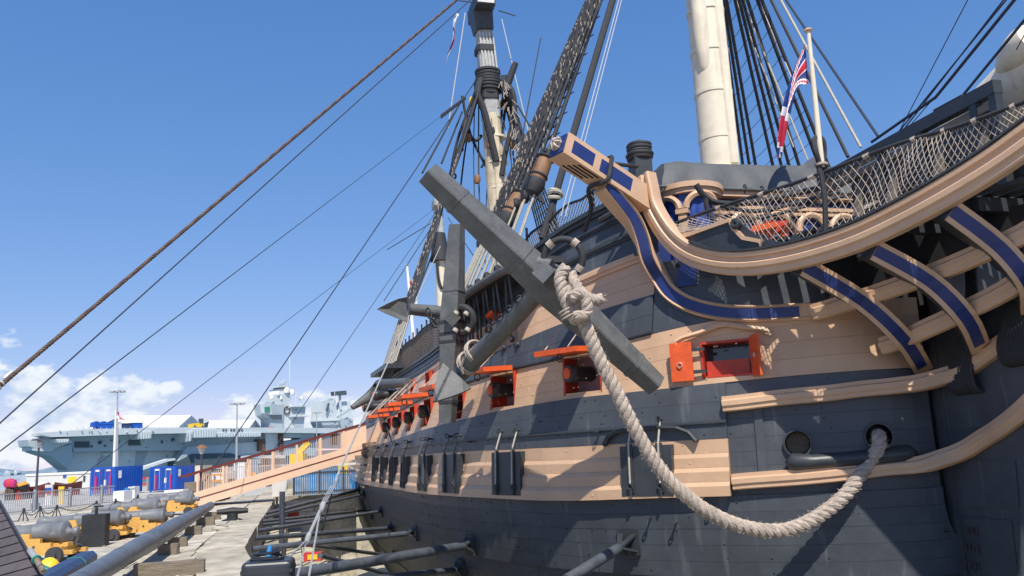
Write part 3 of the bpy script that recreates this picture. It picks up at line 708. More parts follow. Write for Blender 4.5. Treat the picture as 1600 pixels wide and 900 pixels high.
for q in (-1.57, -.2):
    pts = [rc+(AX*math.sin(q+.57*math.cos(u))+SX*math.cos(q+.57*math.cos(u)))*(rr-.02)+UP*(6.28+.31*math.sin(u)) for u in [math.pi*j/12 for j in range(13)]]
    ds = [(AX*math.sin(q+.57*math.cos(u))+SX*math.cos(q+.57*math.cos(u))) for u in [math.pi*j/12 for j in range(13)]]
    mk('house_arch', MB().sweep(pts, ds, [(-.04, -.06), (.05, -.06), (.08, 0), (.05, .06), (-.04, .06)]), BUFF, rh, smooth=25)
# grey tarpaulin over the hammock netting above the bulkhead
def tarp(u, v):
    b = 3.75-u*5.6; s = math.sin(u*23)*.02+math.sin(u*61+v*9)*.012+math.sin(u*9+v*14)*.02
    prof = [(BK-.22, 6.82), (BK-.14, 7.02), (BK-.02, 7.28), (BK+.12, 7.52), (BK+.35, 7.60), (BK+.65, 7.56), (BK+.85, 7.0)]
    i = min(int(v*6), 5); f = v*6-i; a = prof[i][0]*(1-f)+prof[i+1][0]*f; z = prof[i][1]*(1-f)+prof[i+1][1]*f
    top = (z-6.82)/.78
    sag = .10*top*(u)+.05*top*math.sin(u*5+1)
    if u < .06: a += .0; b -= (0.06-u)*0; z = 6.82+(z-6.82)*min(1, .9+u*1.6)
    return sp(a+s*.6-.03*math.sin(u*40)*(1-top), b-(.28*top if u < .001 else .28*top*(1-u)), z-sag+s*.5)
tp = mk('tarpaulin', MB().grid(tarp, 70, 18), TARP, ship, 'all')
e0 = [tarp(0, j/18) for j in range(19)]
mk('tarpaulin_end', MB().add(e0, [tuple(range(19))]), TARP, tp)
for u in (.05, .16, .19, .225, .33, .40, .52, .66, .8, .95):
    p = tarp(u, .0); mk('tarpaulin_lashing', MB().torus(p-AX*.02, SX, .055, .016, 10, 5).tube([p, p-UP*.13], .012, 5), TARRED, tp)
mk('tarpaulin_bar', MB().tube([tarp(0, 0)-UP*.03+SX*.2-AX*.03, tarp(1, 0)-UP*.03], .03, 8), TARP, tp)
# square bollard head of the rail with a coil of black rope
pb_ = sp(2.42, 4.35, 0)
po = mk('rail_post', MB().beam(sp(2.40, 4.38, 5.3), sp(2.45, 4.34, 7.24), .36, .36, AX), BLACK, ship)
for k in range(5):
    R_ = .205+.02*math.sin(k*2.0)-.025*(k == 4)
    c = sp(2.46, 4.33, 7.25+.066*k)
    mk('rope_turn', MB().tube([c+AX*(R_*math.copysign(abs(math.cos(q))**.75, math.cos(q)))+SX*(R_*math.copysign(abs(math.sin(q))**.75, math.sin(q))) for q in [2*math.pi*j/24 for j in range(24)]], .045, 8, closed=True), TARRED, po, True)
mk('post_head', MB().lathe(sp(2.46, 4.33, 7.21), UP, [(0, 0), (.2, 0), (.2, .33), (.1, .40), (0, .42)], 8), BLACK, po)
# cathead with its carved bracket
ct, cbp = sp(1.47, 6.32, 7.04), sp(2.21, 4.43, 6.28)
fn = (AX*-1-SX*.30).normalized()
cu = V((0, 0, 1))
cd = (cbp-ct).normalized(); cs = cd.cross(UP).normalized(); cs = cs if cs.dot(-AX) > 0 else -cs; cv = cs.cross(cd); cv = cv if cv.z > 0 else -cv
cath = mk('cathead', MB().beam(ct, cbp, .44, .44, UP), BUFF, ship)
def cface(u0, u1, v0, v1, o): 
    return MB().prism([ct+cd*u+cv*v+cs*.218 for u, v in ((u0, v0), (u1, v0), (u1, v1), (u0, v1))], cs*o)
mk('cathead_panel', cface(.14, .66, -.13, .13, .006), BLUE, cath)
mk('cathead_panel', cface(.82, 1.62, -.13, .13, .006), BLUE, cath)
for q in (.16, .70):
    pass
for k in range(4): mk('sheave_slot', MB().prism([ct+cd*u-cv*.221+cs*(-.15+.09*k+w_) for u, w_ in ((.25+.05*k, 0), (.75+.05*k, 0), (.75+.05*k, .045), (.25+.05*k, .045))], -cv*.004), CORE, cath)
crn = ct-cd*.02
def crown_mb(c):
    m_ = MB().torus(c-cd*.03, cd, .085, .028, 14, 6).torus(c-cd*.08+cv*.01, cd, .065, .018, 12, 6)
    for k in range(7):
        q = k*.9; d_ = cs*math.cos(q)+cv*math.sin(q); m_.tube(curve([c+d_*.10-cd*.03, c+d_*.115-cd*.09, c+d_*.04-cd*.14], 3), [.022]*6+[.014], 6)
    return m_
mk('carved_crown', crown_mb(crn), mat('carved_crown_paint', (.55, .46, .38), .6, .35, 14), cath, True)
mk('crown_backing', MB().box(crn, .19, .19, .012, cs, cv, cd), BLUE, cath)
rp = [ct+cd*1.0+cs*.26+cv*.26, ct+cd*1.02+cs*.27, ct+cd*1.0+cs*.26-cv*.27, ct+cd*.98-cv*.28-cs*.2, ct+cd*1.35-cv*.42-cs*.5, ct+cd*1.6-cv*.7-cs*.9]
mk('cathead_rope', MB().tube(curve(rp, 4), .042, 8), TARRED, cath, True)
mk('cathead_rope', MB().tube([ct+cd*1.0+cs*.26+cv*.26, ct+cd*1.0-cs*.1+cv*.28, sp(2.3, 4.45, 7.02)], .04, 8), TARRED, cath, True)
sc_pts = [(948, 300), (972, 320), (991, 346), (1004, 376), (1013, 405), (1024, 432), (1043, 457), (1072, 475), (1115, 487), (1170, 491), (1262, 487)]
offs = [1.35, .95, .62, .36, .2, .12, .08, .06, .05, .05, .05]
bq0 = ct+cd*1.12-cv*.24+cs*.1; bq5 = hpx(1024, 432, .12)
sc3 = [bq0]+[onW(x, y, bq0, bq5) for x, y in sc_pts[1:5]]+[hpx(x, y, o) for (x, y), o in zip(sc_pts[5:], offs[5:])]
sc3 = curve(sc3, 4); scn = []
for i, p in enumerate(sc3):
    a, b, z = toship(p); na, nb = hn(max(a, .3), z); f = min(1, i/20); scn.append((cs*(1-f)+(AX*na+SX*nb)*f).normalized())
br = mk('cathead_bracket', MB().sweep(sc3, scn, [(-.22, -.15), (.05, -.15), (.09, -.12), (.05, -.09), (.05, .09), (.09, .12), (.05, .15), (-.22, .15)]), BUFF, ship, smooth=20)
mk('bracket_panel', MB().sweep(sc3[:-1], scn, [(.03, -.088), (.066, -.088), (.066, .088), (.03, .088)]), BLUE, br, smooth=20)
hq = [hpx(x, y, .04) for x, y in ((1262, 487), (1290, 484), (1330, 477), (1372, 460))]
mk('bracket_tail', MB().sweep(hq, scn[-1], [(-.1, -.13), (.06, -.13), (.09, 0), (.06, .13), (-.1, .13)]), BUFF, ship)
mk('bow_panel', hblock(1.72, 1.98, 4.55, 5.12, 0, .04), BLUE, ship)
mk('fender_bar', MB().tube([hpx(934, 346, .16), hpx(975, 322, .2)], .07, 8), BLACK, ship)
# bowsprit with its walkway rail, gratings and net
bs = mk('bowsprit', MB().tube([sp(6, 0, 4.0), sp(1, 0, 5.72), sp(-2.5, -.05, 7.03), sp(-8, 0, 9.2)], [.46, .46, .45, .40], 36), CREAM, ship, True)
mk('bowsprit_bee', MB().tube([sp(-2.22-.75*math.sin(q), .32, 7.10+.26*math.sin(q)) for q in (0, .2, .4, .6, .8, 1, 1.3)], [.02, .15, .22, .26, .28, .28, .26], 24), CREAM, ship, True)
wk = mk('walkway_rail', MB().beam(sp(1.5, 1.0, 6.58), sp(-2.84, 1.0, 6.58), .16, .20, UP), BLACK, ship)
mk('walkway_rail', MB().beam(sp(1.5, 1.0, 6.34), sp(-2.7, 1.0, 6.34), .10, .12, UP), BLOCKW, ship)
for a in (-.2, -1.2, -2.35, -2.72): mk('rail_stanchion', MB().beam(sp(a, 1.0, 5.1), sp(a-.05, 1.0, 6.5), .13, .13, AX), BLACK, wk)
wg = MB()
for i in range(29):
    wg.box(sp(.6-i*.115, .98, 6.08), .024, .018, .34, AX, SX)
for i in range(7): wg.box(sp(-1.0, .99, 5.78+i*.105), 1.65, .012, .022, AX, SX)
struct(mk('walkway_grating', wg, BLACK, wk), 'stuff')
for i in range(4): mk('walkway_board', MB().box(sp(-1.3, .80, 5.15+i*.17), 2.2, .03, .081, AX, SX), BLACK, wk)
for a in (.5, -.4, -1.5, -2.4): mk('walkway_knee', MB().beam(sp(a, 1.25, 5.0), sp(a-.15, .9, 6.3), .10, .16, AX), BLOCKW, wk)
mk('rail_stay', MB().tube([sp(-1.55, .95, 6.75), sp(-2.2, 1.0, 6.72)], .03, 6), TARRED, wk)
# rope net between the man rope and the head rail
top = curve([onp(x, y, (2.4, 4.3), (-6, .4)) for x, y in ((1046, 352), (1130, 322), (1250, 283), (1400, 226), (1500, 196), (1620, 152))], 8)
bot = curve([onp(x, y, HP0, HP1)-hn_*.05 for x, y in ((1052, 366), (1130, 352), (1185, 380), (1300, 366), (1400, 318), (1500, 278), (1620, 216))], 8)
def ats(c, u):
    x = u*(len(c)-1); i = min(int(x), len(c)-2); return c[i]+(c[i+1]-c[i])*(x-i)
mk('man_rope', MB().tube(top, .034, 8), TARRED, ship, True)
nb_ = MB(); rn = random.Random(5)
def netp(u, v):
    p = ats(top, u)*(1-v)+ats(bot, u)*v
    return p+hn_*(.10*math.sin(math.pi*v)*math.sin(u*19+1)+.02*math.sin(u*77))-UP*(.05*math.sin(math.pi*v)*(1+math.sin(u*11)))
N_ = 64
for s in (-1, 1):
    for i in range(-8, N_+8):
        pts = []
        for j in range(13):
            v = j/12; u = i/N_+s*v*.115*(1.0 if s > 0 else .55)
            if 0 <= u <= 1: pts.append(netp(u, v))
        if len(pts) > 2: nb_.tube(pts, .0072 if s > 0 else .0052, 4)
mk('rope_net', nb_, ROPEM, ship)
for u in (.18, .3, .42, .53, .64, .74, .83, .92): mk('net_seizing', MB().tube([ats(top, u)-UP*.01, ats(top, min(u+.012, 1))], .045, 7), ROPEM, ship)
mk('net_stanchion', MB().tube([onp(1283, 270, HP0, HP1), onp(1289, 310, HP0, HP1), onp(1290, 362, HP0, HP1)], .045, 8), TARRED, ship, True)
for pts_, r_ in ((((1088, 288), (1097, 302), (1112, 314), (1135, 318), (1170, 317), (1230, 305), (1300, 290)), .06), (((1102, 305), (1106, 330), (1120, 352)), .05), (((1130, 322), (1180, 330), (1240, 318), (1310, 300)), .045), (((1150, 345), (1200, 338), (1260, 322), (1320, 306)), .035)):
    mk('head_rope', MB().tube(curve([onp(x, y, (2.1, 0), (2.1, 3)) for x, y in pts_], 5), r_, 7), TARRED, ship, True)
# gammoning: bundles of black rope lashed round the knee and up to the bowsprit
for (x0, y0), (x1, y1), wd, lab in (((1508, 602), (1520, 470), .62, 0), ((1590, 556), (1592, 420), .60, 0)):
    lo_, hi_ = K(x0, y0, .40), K(x1, y1, .38)
    for k in range(9):
        f = (k-4)/9; d0 = -AX*(f*wd*.92); d1 = -AX*(f*wd*.30)
        mk('gammoning_turn', MB().tube(curve([lo_+d0-SX*.1-UP*.12, lo_+d0+SX*.05-UP*(.05-.03*math.cos(f*3)), lo_+d0*.95+SX*.06+UP*.25, hi_*.6+lo_*.4+(d0+d1)*.5+SX*.03, hi_+d1+SX*.02, hi_+d1*.7-SX*.12+UP*1.1, hi_+d1*.5-SX*.2+UP*2.2], 3), .042, 7), TARRED, ship, True)
# dark framing under the gratings, inside the head
for a, b0_, z0_ in ((-.6, 2.6, 4.7), (-1.7, 2.1, 4.75), (-2.7, 1.6, 4.8)):
    mk('head_beam', MB().beam(sp(a, b0_, z0_), sp(a, -b0_, z0_), .16, .2), BLACK, ship)
mk('head_lining', MB().prism([sp(.6, 2.0, 3.9), sp(-3.5, .9, 4.5), sp(-3.5, .9, 4.75), sp(.6, 2.0, 4.8)], SX*-.06), CORE, ship)
# ================================================================== MASTS AND RIGGING
def twist(name, pts, R_, rs, pitch, mt, parent=None, n=6, strands=3, per=14, ph=0):
    # laid rope: strands wound round a path; returns the strands
    pts = [V(p) for p in pts]; seg = [(pts[i+1]-pts[i]).length for i in range(len(pts)-1)]; tot = sum(seg)
    N_ = max(4, int(tot/pitch*per)); out = []
    fr = []; nx = None
    for k in range(N_+1):
        s = tot*k/N_; i = 0
        while i < len(seg)-1 and s > seg[i]: s -= seg[i]; i += 1
        p = pts[i]+(pts[i+1]-pts[i])*(s/seg[i]); t = (pts[min(i+1, len(pts)-1)]-pts[max(i-1, 0)] if s < seg[i]*.5 else pts[min(i+2, len(pts)-1)]-pts[i]).normalized()
        if nx is None: nx = t.orthogonal().normalized()
        nx = (nx-t*nx.dot(t)).normalized(); fr.append((p, nx.copy(), t.cross(nx)))
    for st in range(strands):
        mb = MB(); q = []
        for k, (p, x, y) in enumerate(fr):
            a = 2*math.pi*(k/per+st/strands)+ph; q.append(p+x*(math.cos(a)*R_)+y*(math.sin(a)*R_))
        mb.tube(q, rs, n); out.append(mk(name, mb, mt, parent, True))
    return out
# foremast
fm = mk('mast', MB().tube([sp(7, 0, 4.6), sp(7, 0, 9), sp(7, 0, 21.5)], [.50, .50, .46], 32), CREAM, ship, True)
for z in (8.65, 9.6, 10.9, 12.1, 13.3, 14.5): mk('mast_hoop', MB().tube([sp(7, 0, z-.05), sp(7, 0, z+.05)], .515, 32), CREAM, fm, True)
fd = (-AX*.62+SX*.78)
mk('mast_cheek', MB().tube([sp(7, 0, 11.35)+fd*.34, sp(7, 0, 11.6)+fd*.40, sp(7, 0, 12.4)+fd*.42, sp(7, 0, 21)+fd*.40], [.10, .18, .23, .22], 16), CREAM, fm, True)
mk('mast_fish', MB().beam(sp(7, 0, 8.8)+(-AX*.47-SX*.15), sp(7, 0, 21)+(-AX*.44-SX*.15), .26, .16, AX, ch=.04), CREAM, fm)
mk('mast_collar', MB().lathe(sp(7, 0, 8.55), UP, [(0, 0), (.60, 0), (.64, .06), (.60, .16), (0, .16)], 28), CREAM, fm, True)
# mainmast
WCREAM = mat('weathered_mast_cream', (.60, .52, .38), .55, .2, 2, .25, 10, streak=((.22, .17, .11), .75, (2.5, 2.5, .3), 1.6))
mm = mk('mast', MB().tube([sp(31, 0, 3), sp(31, .15, 14), sp(31.2, .35, 20.4)], [.62, .60, .52], 24), WCREAM, ship, True)
for k in range(9): mk('mast_hoop', MB().tube([sp(31, .05+.016*k, 7+1.5*k-.06), sp(31, .05+.016*k, 7+1.5*k+.06)], .63-.006*k, 24), CREAM, mm, True)
mk('mast_fish', MB().beam(sp(30.4, .1, 4), sp(30.6, .3, 20), .4, .25, AX, ch=.06), WCREAM, mm)
mk('mast_head', MB().beam(sp(31.2, .36, 20.2), sp(31.2, .58, 25.6), .95, .95, AX, .86, .86, ch=.12), MGREY, mm)
for k in range(5): mk('mast_batten', MB().beam(sp(30.72, -.02+.19*k, 22.9), sp(30.74, .16+.19*k, 25.3), .10, .06, AX), BATT, mm)
for z in (21.3, 24.2): mk('mast_lashing', MB().beam(sp(31.2, .40+(z-20)*.035, z), sp(31.2, .41+(z-20)*.035, z+.35), 1.08, 1.08, AX, ch=.15), TARRED, mm)
mk('mast_cap', MB().beam(sp(31.15, .60, 25.5), sp(31.1, .72, 26.5), 1.02, 1.25, AX, 1.15, 1.5, ch=.15).beam(sp(30.9, .72, 26.45), sp(30.9, .74, 27.2), 1.12, 2.6, AX, ch=.12), BLACK, mm)
mk('cap_face', MB().prism([sp(29.56, .74+x, z) for x, z in ((-.48, 26.5), (.48, 26.5), (.48, 27.12), (-.48, 27.12))], AX*.04), OFFW, mm)
mk('cap_rod', MB().tube([sp(30.5, 2.1, 27.0), sp(30.5, .7, 26.95)], .04, 6).tube([sp(30.5, -.2, 26.6), sp(30.5, -1.2, 26.35)], .04, 6), BLACK, mm)
col = MB()
for k in range(7):
    z = 21.9+.19*k; col.torus(sp(31.2, .44, z), UP, .66+.06*math.sin(k), .12, 20, 6)
mk('rope_collar', col, TARRED, mm, True)
mk('rope_collar', MB().tube(curve([sp(30.6, 1.0, 22.3), sp(30.4, 1.25, 21.3), sp(30.4, .9, 20.2), sp(30.4, .35, 17.4)], 5), [.19]*16, 8), TARRED, mm, True)
mk('rope_collar', MB().tube(curve([sp(30.6, -.3, 22.3), sp(30.4, -.75, 21.6), sp(30.4, -.8, 20.2), sp(30.4, -.2, 18.0), sp(30.4, .1, 16.6)], 5), .15, 8), TARRED, mm, True)
mk('heart_block', MB().tube([sp(30.6, -.35, 21.6), sp(30.3, -1.0, 23.3)], [.24, .17], 10), TARRED, mm, True)
for x, y in ((739, 160), (787, 164), (768, 223)):
    p = atY(x, y, 45.3); mk('yellow_block', MB().lathe(p-UP*.35, UP, [(0, 0), (.18, .05), (.26, .35), (.18, .65), (0, .7)], 10), PAINTY, mm, True)
for pts, r_ in (([(722, 150), (735, 210), (762, 265)], .08), ([(786, 150), (778, 210), (752, 262)], .07), ([(792, 150), (782, 230), (776, 300), (790, 312)], .08), ([(756, 190), (763, 260), (775, 330), (782, 345)], .10), ([(744, 140), (716, 215), (704, 272)], .085), ([(750, 140), (727, 215), (707, 272)], .085)):
    mk('mast_pendant', MB().tube(curve([atY(x, y, 44.9) for x, y in pts], 4), r_, 7), TARRED, mm, True)
mk('pendant_hook', MB().torus(atY(708, 275, 44.9), AX, .16, .06, 12, 6), TARRED, mm, True)
hk = [atY(x, y, 30) for x, y in ((800, 300), (797, 293), (790, 292), (784, 300), (782, 312), (776, 316))]
mk('hanging_hook', MB().tube(curve(hk, 4), .09, 7), TARRED, mm, True)
# mizzenmast
zm = mk('mast', MB().tube([sp(48.7, .5, 3), sp(48.7, .55, 17.0)], [.42, .38], 20), CREAM, ship, True)
mk('mast_head', MB().beam(sp(48.7, .55, 16.9), sp(48.7, .6, 20.7), .7, .7, AX, .62, .62, ch=.1), MGREY, zm)
mk('mast_cap', MB().beam(sp(48.6, .6, 20.2), sp(48.6, .6, 20.75), .8, 1.5, AX, ch=.1), MGREY, zm)
mk('rope_collar', MB().tube([sp(48.7, .55, 16.0), sp(48.7, .57, 17.3), sp(48.7, .57, 18.2)], [.75, .6, .45], 10), TARRED, zm, True)
mk('mast_pendant', MB().tube(curve([sp(48.2, .9, 16.5), sp(48.2, .8, 14.6), sp(48.2, .5, 13.8), sp(48.2, .1, 15)], 4), .10, 6), TARRED, zm, True)
# shrouds with ratlines
def shrouds(feet, top, spread, r_, rz, rend, side, rat=True, rr=.012):
    tops = [V(top)+AX*(spread*(i-(len(feet)-1)/2)) for i in range(len(feet))]
    obs = [mk('shroud', MB().tube([f, t], r_, 7), TARRED, ship, True) for f, t in zip(feet, tops)]
    if rat:
        mb = MB(); z = rz
        while z < rend:
            pts = []
            for f, t in zip(feet, tops):
                k = (z-f.z)/(t.z-f.z); pts.append(f+(t-f)*k)
            q = []
            for i in range(len(pts)-1):
                q += [pts[i], (pts[i]+pts[i+1])/2-UP*.03]
            mb.tube(q+[pts[-1]], rr, 4); z += .40
        mk('ratlines', mb, TARRED, ship)
    return tops
def zch(a): return lerp(a, [4.5, 7, 10.3], [5.75, 5.55, 5.35])
fe = []
for i in range(9):
    a = 5.5+.56*i; fe.append(sp(a, hb(a, zch(a))+.62, zch(a)))
FT = sp(7.2, 1.55, 17.3)
tops = [FT+AX*(.07*(i-4)) for i in range(9)]
chan = mk('channel', MB().prism([sp(a, hb(a, zch(a))-.05, zch(a)) for a in (4.5, 5.5, 7, 8.5, 10.4)]+[sp(a, hb(a, zch(a))+.78, zch(a)) for a in (10.4, 8.5, 7, 5.5, 4.5)], UP*-.14), BLACK, ship)
mk('channel_edge', MB().tube([sp(a, hb(a, zch(a))+.80, zch(a)-.07) for a in (4.5, 5.5, 7, 8.5, 10.4)], .10, 8), ANCH, chan, True)
lan_top = []
for i, f in enumerate(fe):
    d = (tops[i]-f).normalized(); up_ = f+d*2.15; lan_top.append(up_)
    for s in (-.07, 0, .07):
        mk('lanyard', MB().tube([f+AX*s+d*.15, up_+AX*s*1.2], .027, 6), ROPEG, ship)
    for p in (f+d*.12, up_):
        mk('deadeye', MB().lathe(p-SX*.07, SX, [(0, 0), (.14, 0), (.17, .07), (.14, .14), (0, .14)], 12), TARRED, ship, True)
    for s in (0, .28):
        cp_l = mk('chain_plate', MB().tube([f-UP*.12+AX*s, hp(5.5+.56*i+.1+s, 4.72, .30), hp(5.5+.56*i+.12+s, 4.0+.15*(s > 0), .06)], .032, 6), BLACK, ship)
        mk('chain_bolt', MB().lathe(hp(5.5+.56*i+.12+s, 4.0+.15*(s > 0), .02), SX, [(0, 0), (.07, 0), (.07, .07), (0, .09)], 10), BLACK, cp_l)
fs_sh = [mk('shroud', MB().tube([lan_top[i], tops[i]], .052, 7), TARRED, ship, True) for i in range(9)]
rat = MB()
for k in range(33):
    f = (k+.3)/34
    pts = [lan_top[i]+(tops[i]-lan_top[i])*f for i in range(9)]
    q = []
    for i in range(8): q += [pts[i], (pts[i]+pts[i+1])*.5-UP*.04]
    rat.tube(q+[pts[8]], .014, 4)
    if k % 2: rat.tube([p-SX*.12+UP*.05*((i*7) % 3) for i, p in enumerate(pts)], .016, 4)
mk('ratlines', rat, TARRED, ship)
sw = MB(); rn = random.Random(3)
for k in range(420):
    i = rn.randrange(0, 8); f = rn.random()*.97; p = lan_top[i]+(tops[i]-lan_top[i])*f; q = lan_top[i+1]+(tops[i+1]-lan_top[i+1])*(f+.02)
    sw.tube([p+SX*.05, (p+q)/2+SX*.08-UP*.1, q], .017, 4)
struct(mk('rope_yarns', sw, TARRED, ship), 'stuff')
yar = MB()
for k in range(260):
    i = rn.randrange(0, 9); f = rn.random()*.8; p = lan_top[i]+(tops[i]-lan_top[i])*f
    yar.tube([p-AX*.05+SX*.05, p-AX*.05+SX*.06-UP*(.05+.1*rn.random())], .011, 4)
struct(mk('white_seizings', yar, ROPEM, ship), 'stuff')
mk('swifter', MB().tube([sp(5.2, 5.6, 6.3), sp(6.6, 1.35, 17.6)], .085, 8), TARRED, ship, True)
for k in range(2): mk('runner_rope', MB().tube([sp(4.4, 5.3+.1*k, 6.6), sp(6.2, 1.2+.04*k, 18)], .011, 5), CORDW, ship)
for (x, y), (x1, y1), Y in (((853, 246), (838, 284), 18.6), ((814, 302), (795, 338), 19.6)):
    p, q = atY(x, y, Y), atY(x1, y1, Y-.1); d = q-p
    bb = mk('rigging_fender', MB().lathe(p, d, [(0, 0), (.17, 0), (.20, d.length*.3), (.21, d.length*.75), (.19, d.length), (0, d.length)], 14), WOODB, ship, True)
    for f in (.04, .78): mk('fender_band', MB().torus(p+d*f, d, .205, .028, 16, 6), TARRED, bb, True)
    mk('fender_net', MB().lathe(p+d*.95, d, [(0, 0), (.22, 0), (.24, .15), (.16, .34), (0, .38)], 12), TARRED, bb, True)
mk('lanyard_coil', MB().torus(atY(868, 300, 18.3), V((.3, .1, 1)), .13, .05, 16, 6).torus(atY(868, 304, 18.3), V((.2, .3, 1)), .14, .045, 16, 6).torus(atY(866, 309, 18.2), V((.1, -.2, 1)), .12, .045, 16, 6), ROPEG, ship, True)
PT = sp(7, -.25, 19.3)
pf = []
for x in (1152, 1161, 1170, 1194, 1206, 1217, 1231, 1259, 1272):
    q = onp(x, 200, (0, -4.2), (10, -4.2)); pf.append(q+(q-PT)*.45)
shrouds(pf, PT, .03, .055, 7.4, 18.6, -1)
for (x0, y0), (x1, y1), Y0, Y1, r_, mt in (((1160, 0), (1262, 250), 24, 23, .03, ROPEG), ((1185, 0), (1245, 140), 24, 23, .02, CORDW), ((1205, 0), (1325, 245), 23, 20, .05, TARRED), ((1220, 0), (1345, 230), 22, 19, .035, ROPEG), ((1228, 0), (1372, 213), 22, 17, .03, WIREK), ((1150, 0), (1240, 230), 24.5, 24, .025, ROPEG)):
    mk('running_rope', MB().tube([atY(x0-(x1-x0)*.6, y0-(y1-y0)*.6, Y0+.6*(Y0-Y1)), atY(x1, y1, Y1)], r_, 6), mt, ship)
# main channel shrouds and mizzen shrouds
ME = [sp(24.3+.75*i, hb(27, 5.8)+.55, 5.75+.03*i) for i in range(9)]
shrouds(ME, sp(31, .9, 22.3), .10, .050, 7.2, 21, 1, rr=.022)
mk('channel', MB().prism([sp(23.6, hb(24, 5)-.1, 5.6), sp(31, hb(30, 5)-.1, 5.9), sp(31, hb(30, 5)+.75, 5.9), sp(23.6, hb(24, 5)+.75, 5.6)], UP*-.2), BLACK, ship)
for i, f in enumerate(ME):
    d = (sp(31, .9, 22.3)-f).normalized()
    for s in (-.08, .08): mk('lanyard', MB().tube([f+AX*s, f+d*2.3+AX*s], .034, 5), ROPEG, ship)
    mk('chain_plate', MB().tube([f-UP*.1, hp(24.3+.75*i+.3, 3.4, .08)], .035, 5), ANCH, ship)
yz = MB()
for k in range(120):
    i = rn.randrange(0, 9); f = .1+rn.random()*.6; p = ME[i]+(sp(31, .9, 22.3)-ME[i])*f
    yz.tube([p+SX*.07-AX*.05, p+SX*.07-AX*.05-UP*.2], .026, 4)
struct(mk('white_seizings', yz, ROPEM, ship), 'stuff')
shrouds([sp(31+.8*i, -6.0, 5.5) for i in range(9)], sp(31, -.4, 22), .1, .05, 7.5, 20, -1, rr=.02)
MZ = [sp(45+.8*i, 5.4, 6.6) for i in range(6)]
shrouds(MZ, sp(48.7, .8, 17.4), .08, .045, 8, 16, 1, rr=.02)
shrouds([sp(46+.8*i, -5.0, 6.6) for i in range(6)], sp(48.7, .2, 17.4), .08, .045, 8, 16, -1, rr=.02)
ul = mk('upper_port_lid', MB().prism([atY(x, y, Y) for x, y, Y in ((758, 492, 19.1), (768, 484, 18.9), (770, 488, 18.9), (760, 498, 19.1))], V((.25, .5, .02))), ORANGE, ship)
bm = mk('boat_boom', MB().tube([hpx(638, 598, .2), atY(592, 600, 33.5), atY(574, 622, 33.0), atY(550, 637, 32.6)], [.17, .19, .2, .10], 10), ANCH, ship, True)
# hammock netting with stanchions along the rail
def netting(a_s, a_e, hgt, base, off, cell, r_):
    mb = MB(); n = int((a_e-a_s)/cell)
    for i in range(n):
        a = a_s+cell*i
        for s in (-1, 1):
            p = []
            for j in range(4):
                v = j/3; x = a+s*v*hgt*.8
                if a_s <= x <= a_e: p.append(hp(x, base(x), off)+UP*(v*hgt-.06*math.sin(v*3.1)*(1+math.sin(x*3))))
            if len(p) > 1: mb.tube(p, r_, 3)
    mk('hammock_net', mb, NETB, ship)
    st = a_s
    while st < a_e:
        mk('net_post', MB().tube([hp(st, base(st), off-.05), hp(st, base(st), off-.05)+UP*(hgt+.28)], .035, 5), BLACK, ship); st += 1.15
    mk('net_ridge', MB().tube([hp(a_s+(a_e-a_s)*i/14, base(a_s+(a_e-a_s)*i/14), off)+UP*(hgt-.05*math.sin(i*2)) for i in range(15)], .03, 5), TARRED, ship)
netting(10.8, 30, 1.15, B6, .02, .15, .012)
netting(2.7, 7.6, .62, B6, -.1, .10, .010)
# entry steps and port on the side
for k in range(7):
    z = .45+.30*k; mk('side_step', hblock(24.4, 25.6, z, z+.07, .02, .26), BLACK if k % 2 else BLOCKW, ship)
mk('entry_canopy', hblock(22.2, 23.0, 2.3, 3.3, 0, .25), BUFF, ship)
for p, q in (((600, 655), (612, 690)), ((585, 640), (600, 655))):
    mk('entry_rope', MB().tube([hpx(*p, .15) if hhit(*p) else atY(*p, 36), hpx(*q, .15)], .03, 5), TARRED, ship)
# more gear about the mainmast: the far shrouds seen end on, pendants, tackles and blocks
for k in range(7):
    mk('shroud', MB().tube([atY(783+k*1.2, 118, 47), atY(822+k*4.5, 300+k*3, 40)], .06, 6), TARRED, ship, True)
rg_ = random.Random(9); tn = MB()
for k in range(60):
    f = rg_.random(); x = 785+f*42; y = 125+f*180; p = atY(x+rg_.uniform(-3, 8), y, 43.5-f*5); tn.tube([p, p+V((rg_.uniform(-.3, .3), 0, rg_.uniform(-.5, -.2)))], .025, 4)
struct(mk('white_seizings', tn, ROPEM, ship), 'stuff')
for x0, y0, x1, y1, r_ in ((742, 150, 742, 330, .03), (748, 165, 752, 380, .04), (772, 240, 778, 400, .04), (764, 250, 758, 420, .03), (792, 120, 808, 290, .05), (798, 160, 800, 270, .03), (738, 165, 716, 330, .05), (730, 180, 722, 235, .08)):
    mk('mast_rope', MB().tube(curve([atY(x0, y0, 45), atY((x0+x1)/2-2, (y0+y1)/2, 44.5), atY(x1, y1, 43)], 5), r_, 6), TARRED, ship, True)
for x, y in ((731, 215), (768, 205), (765, 225), (801, 225), (806, 190), (745, 280), (790, 290)):
    p = atY(x, y, 43.8); mk('rigging_block', MB().lathe(p-UP*.28, V((.1, .1, 1)), [(0, 0), (.14, .05), (.19, .26), (.14, .5), (0, .56)], 9), WOODB if x % 2 else TARRED, ship, True)
mk('mast_rope', MB().tube(curve([atY(728, 205, 44.5), atY(735, 217, 44.3), atY(745, 219, 44.3), atY(752, 212, 44.5)], 4), .10, 7), TARRED, ship, True)
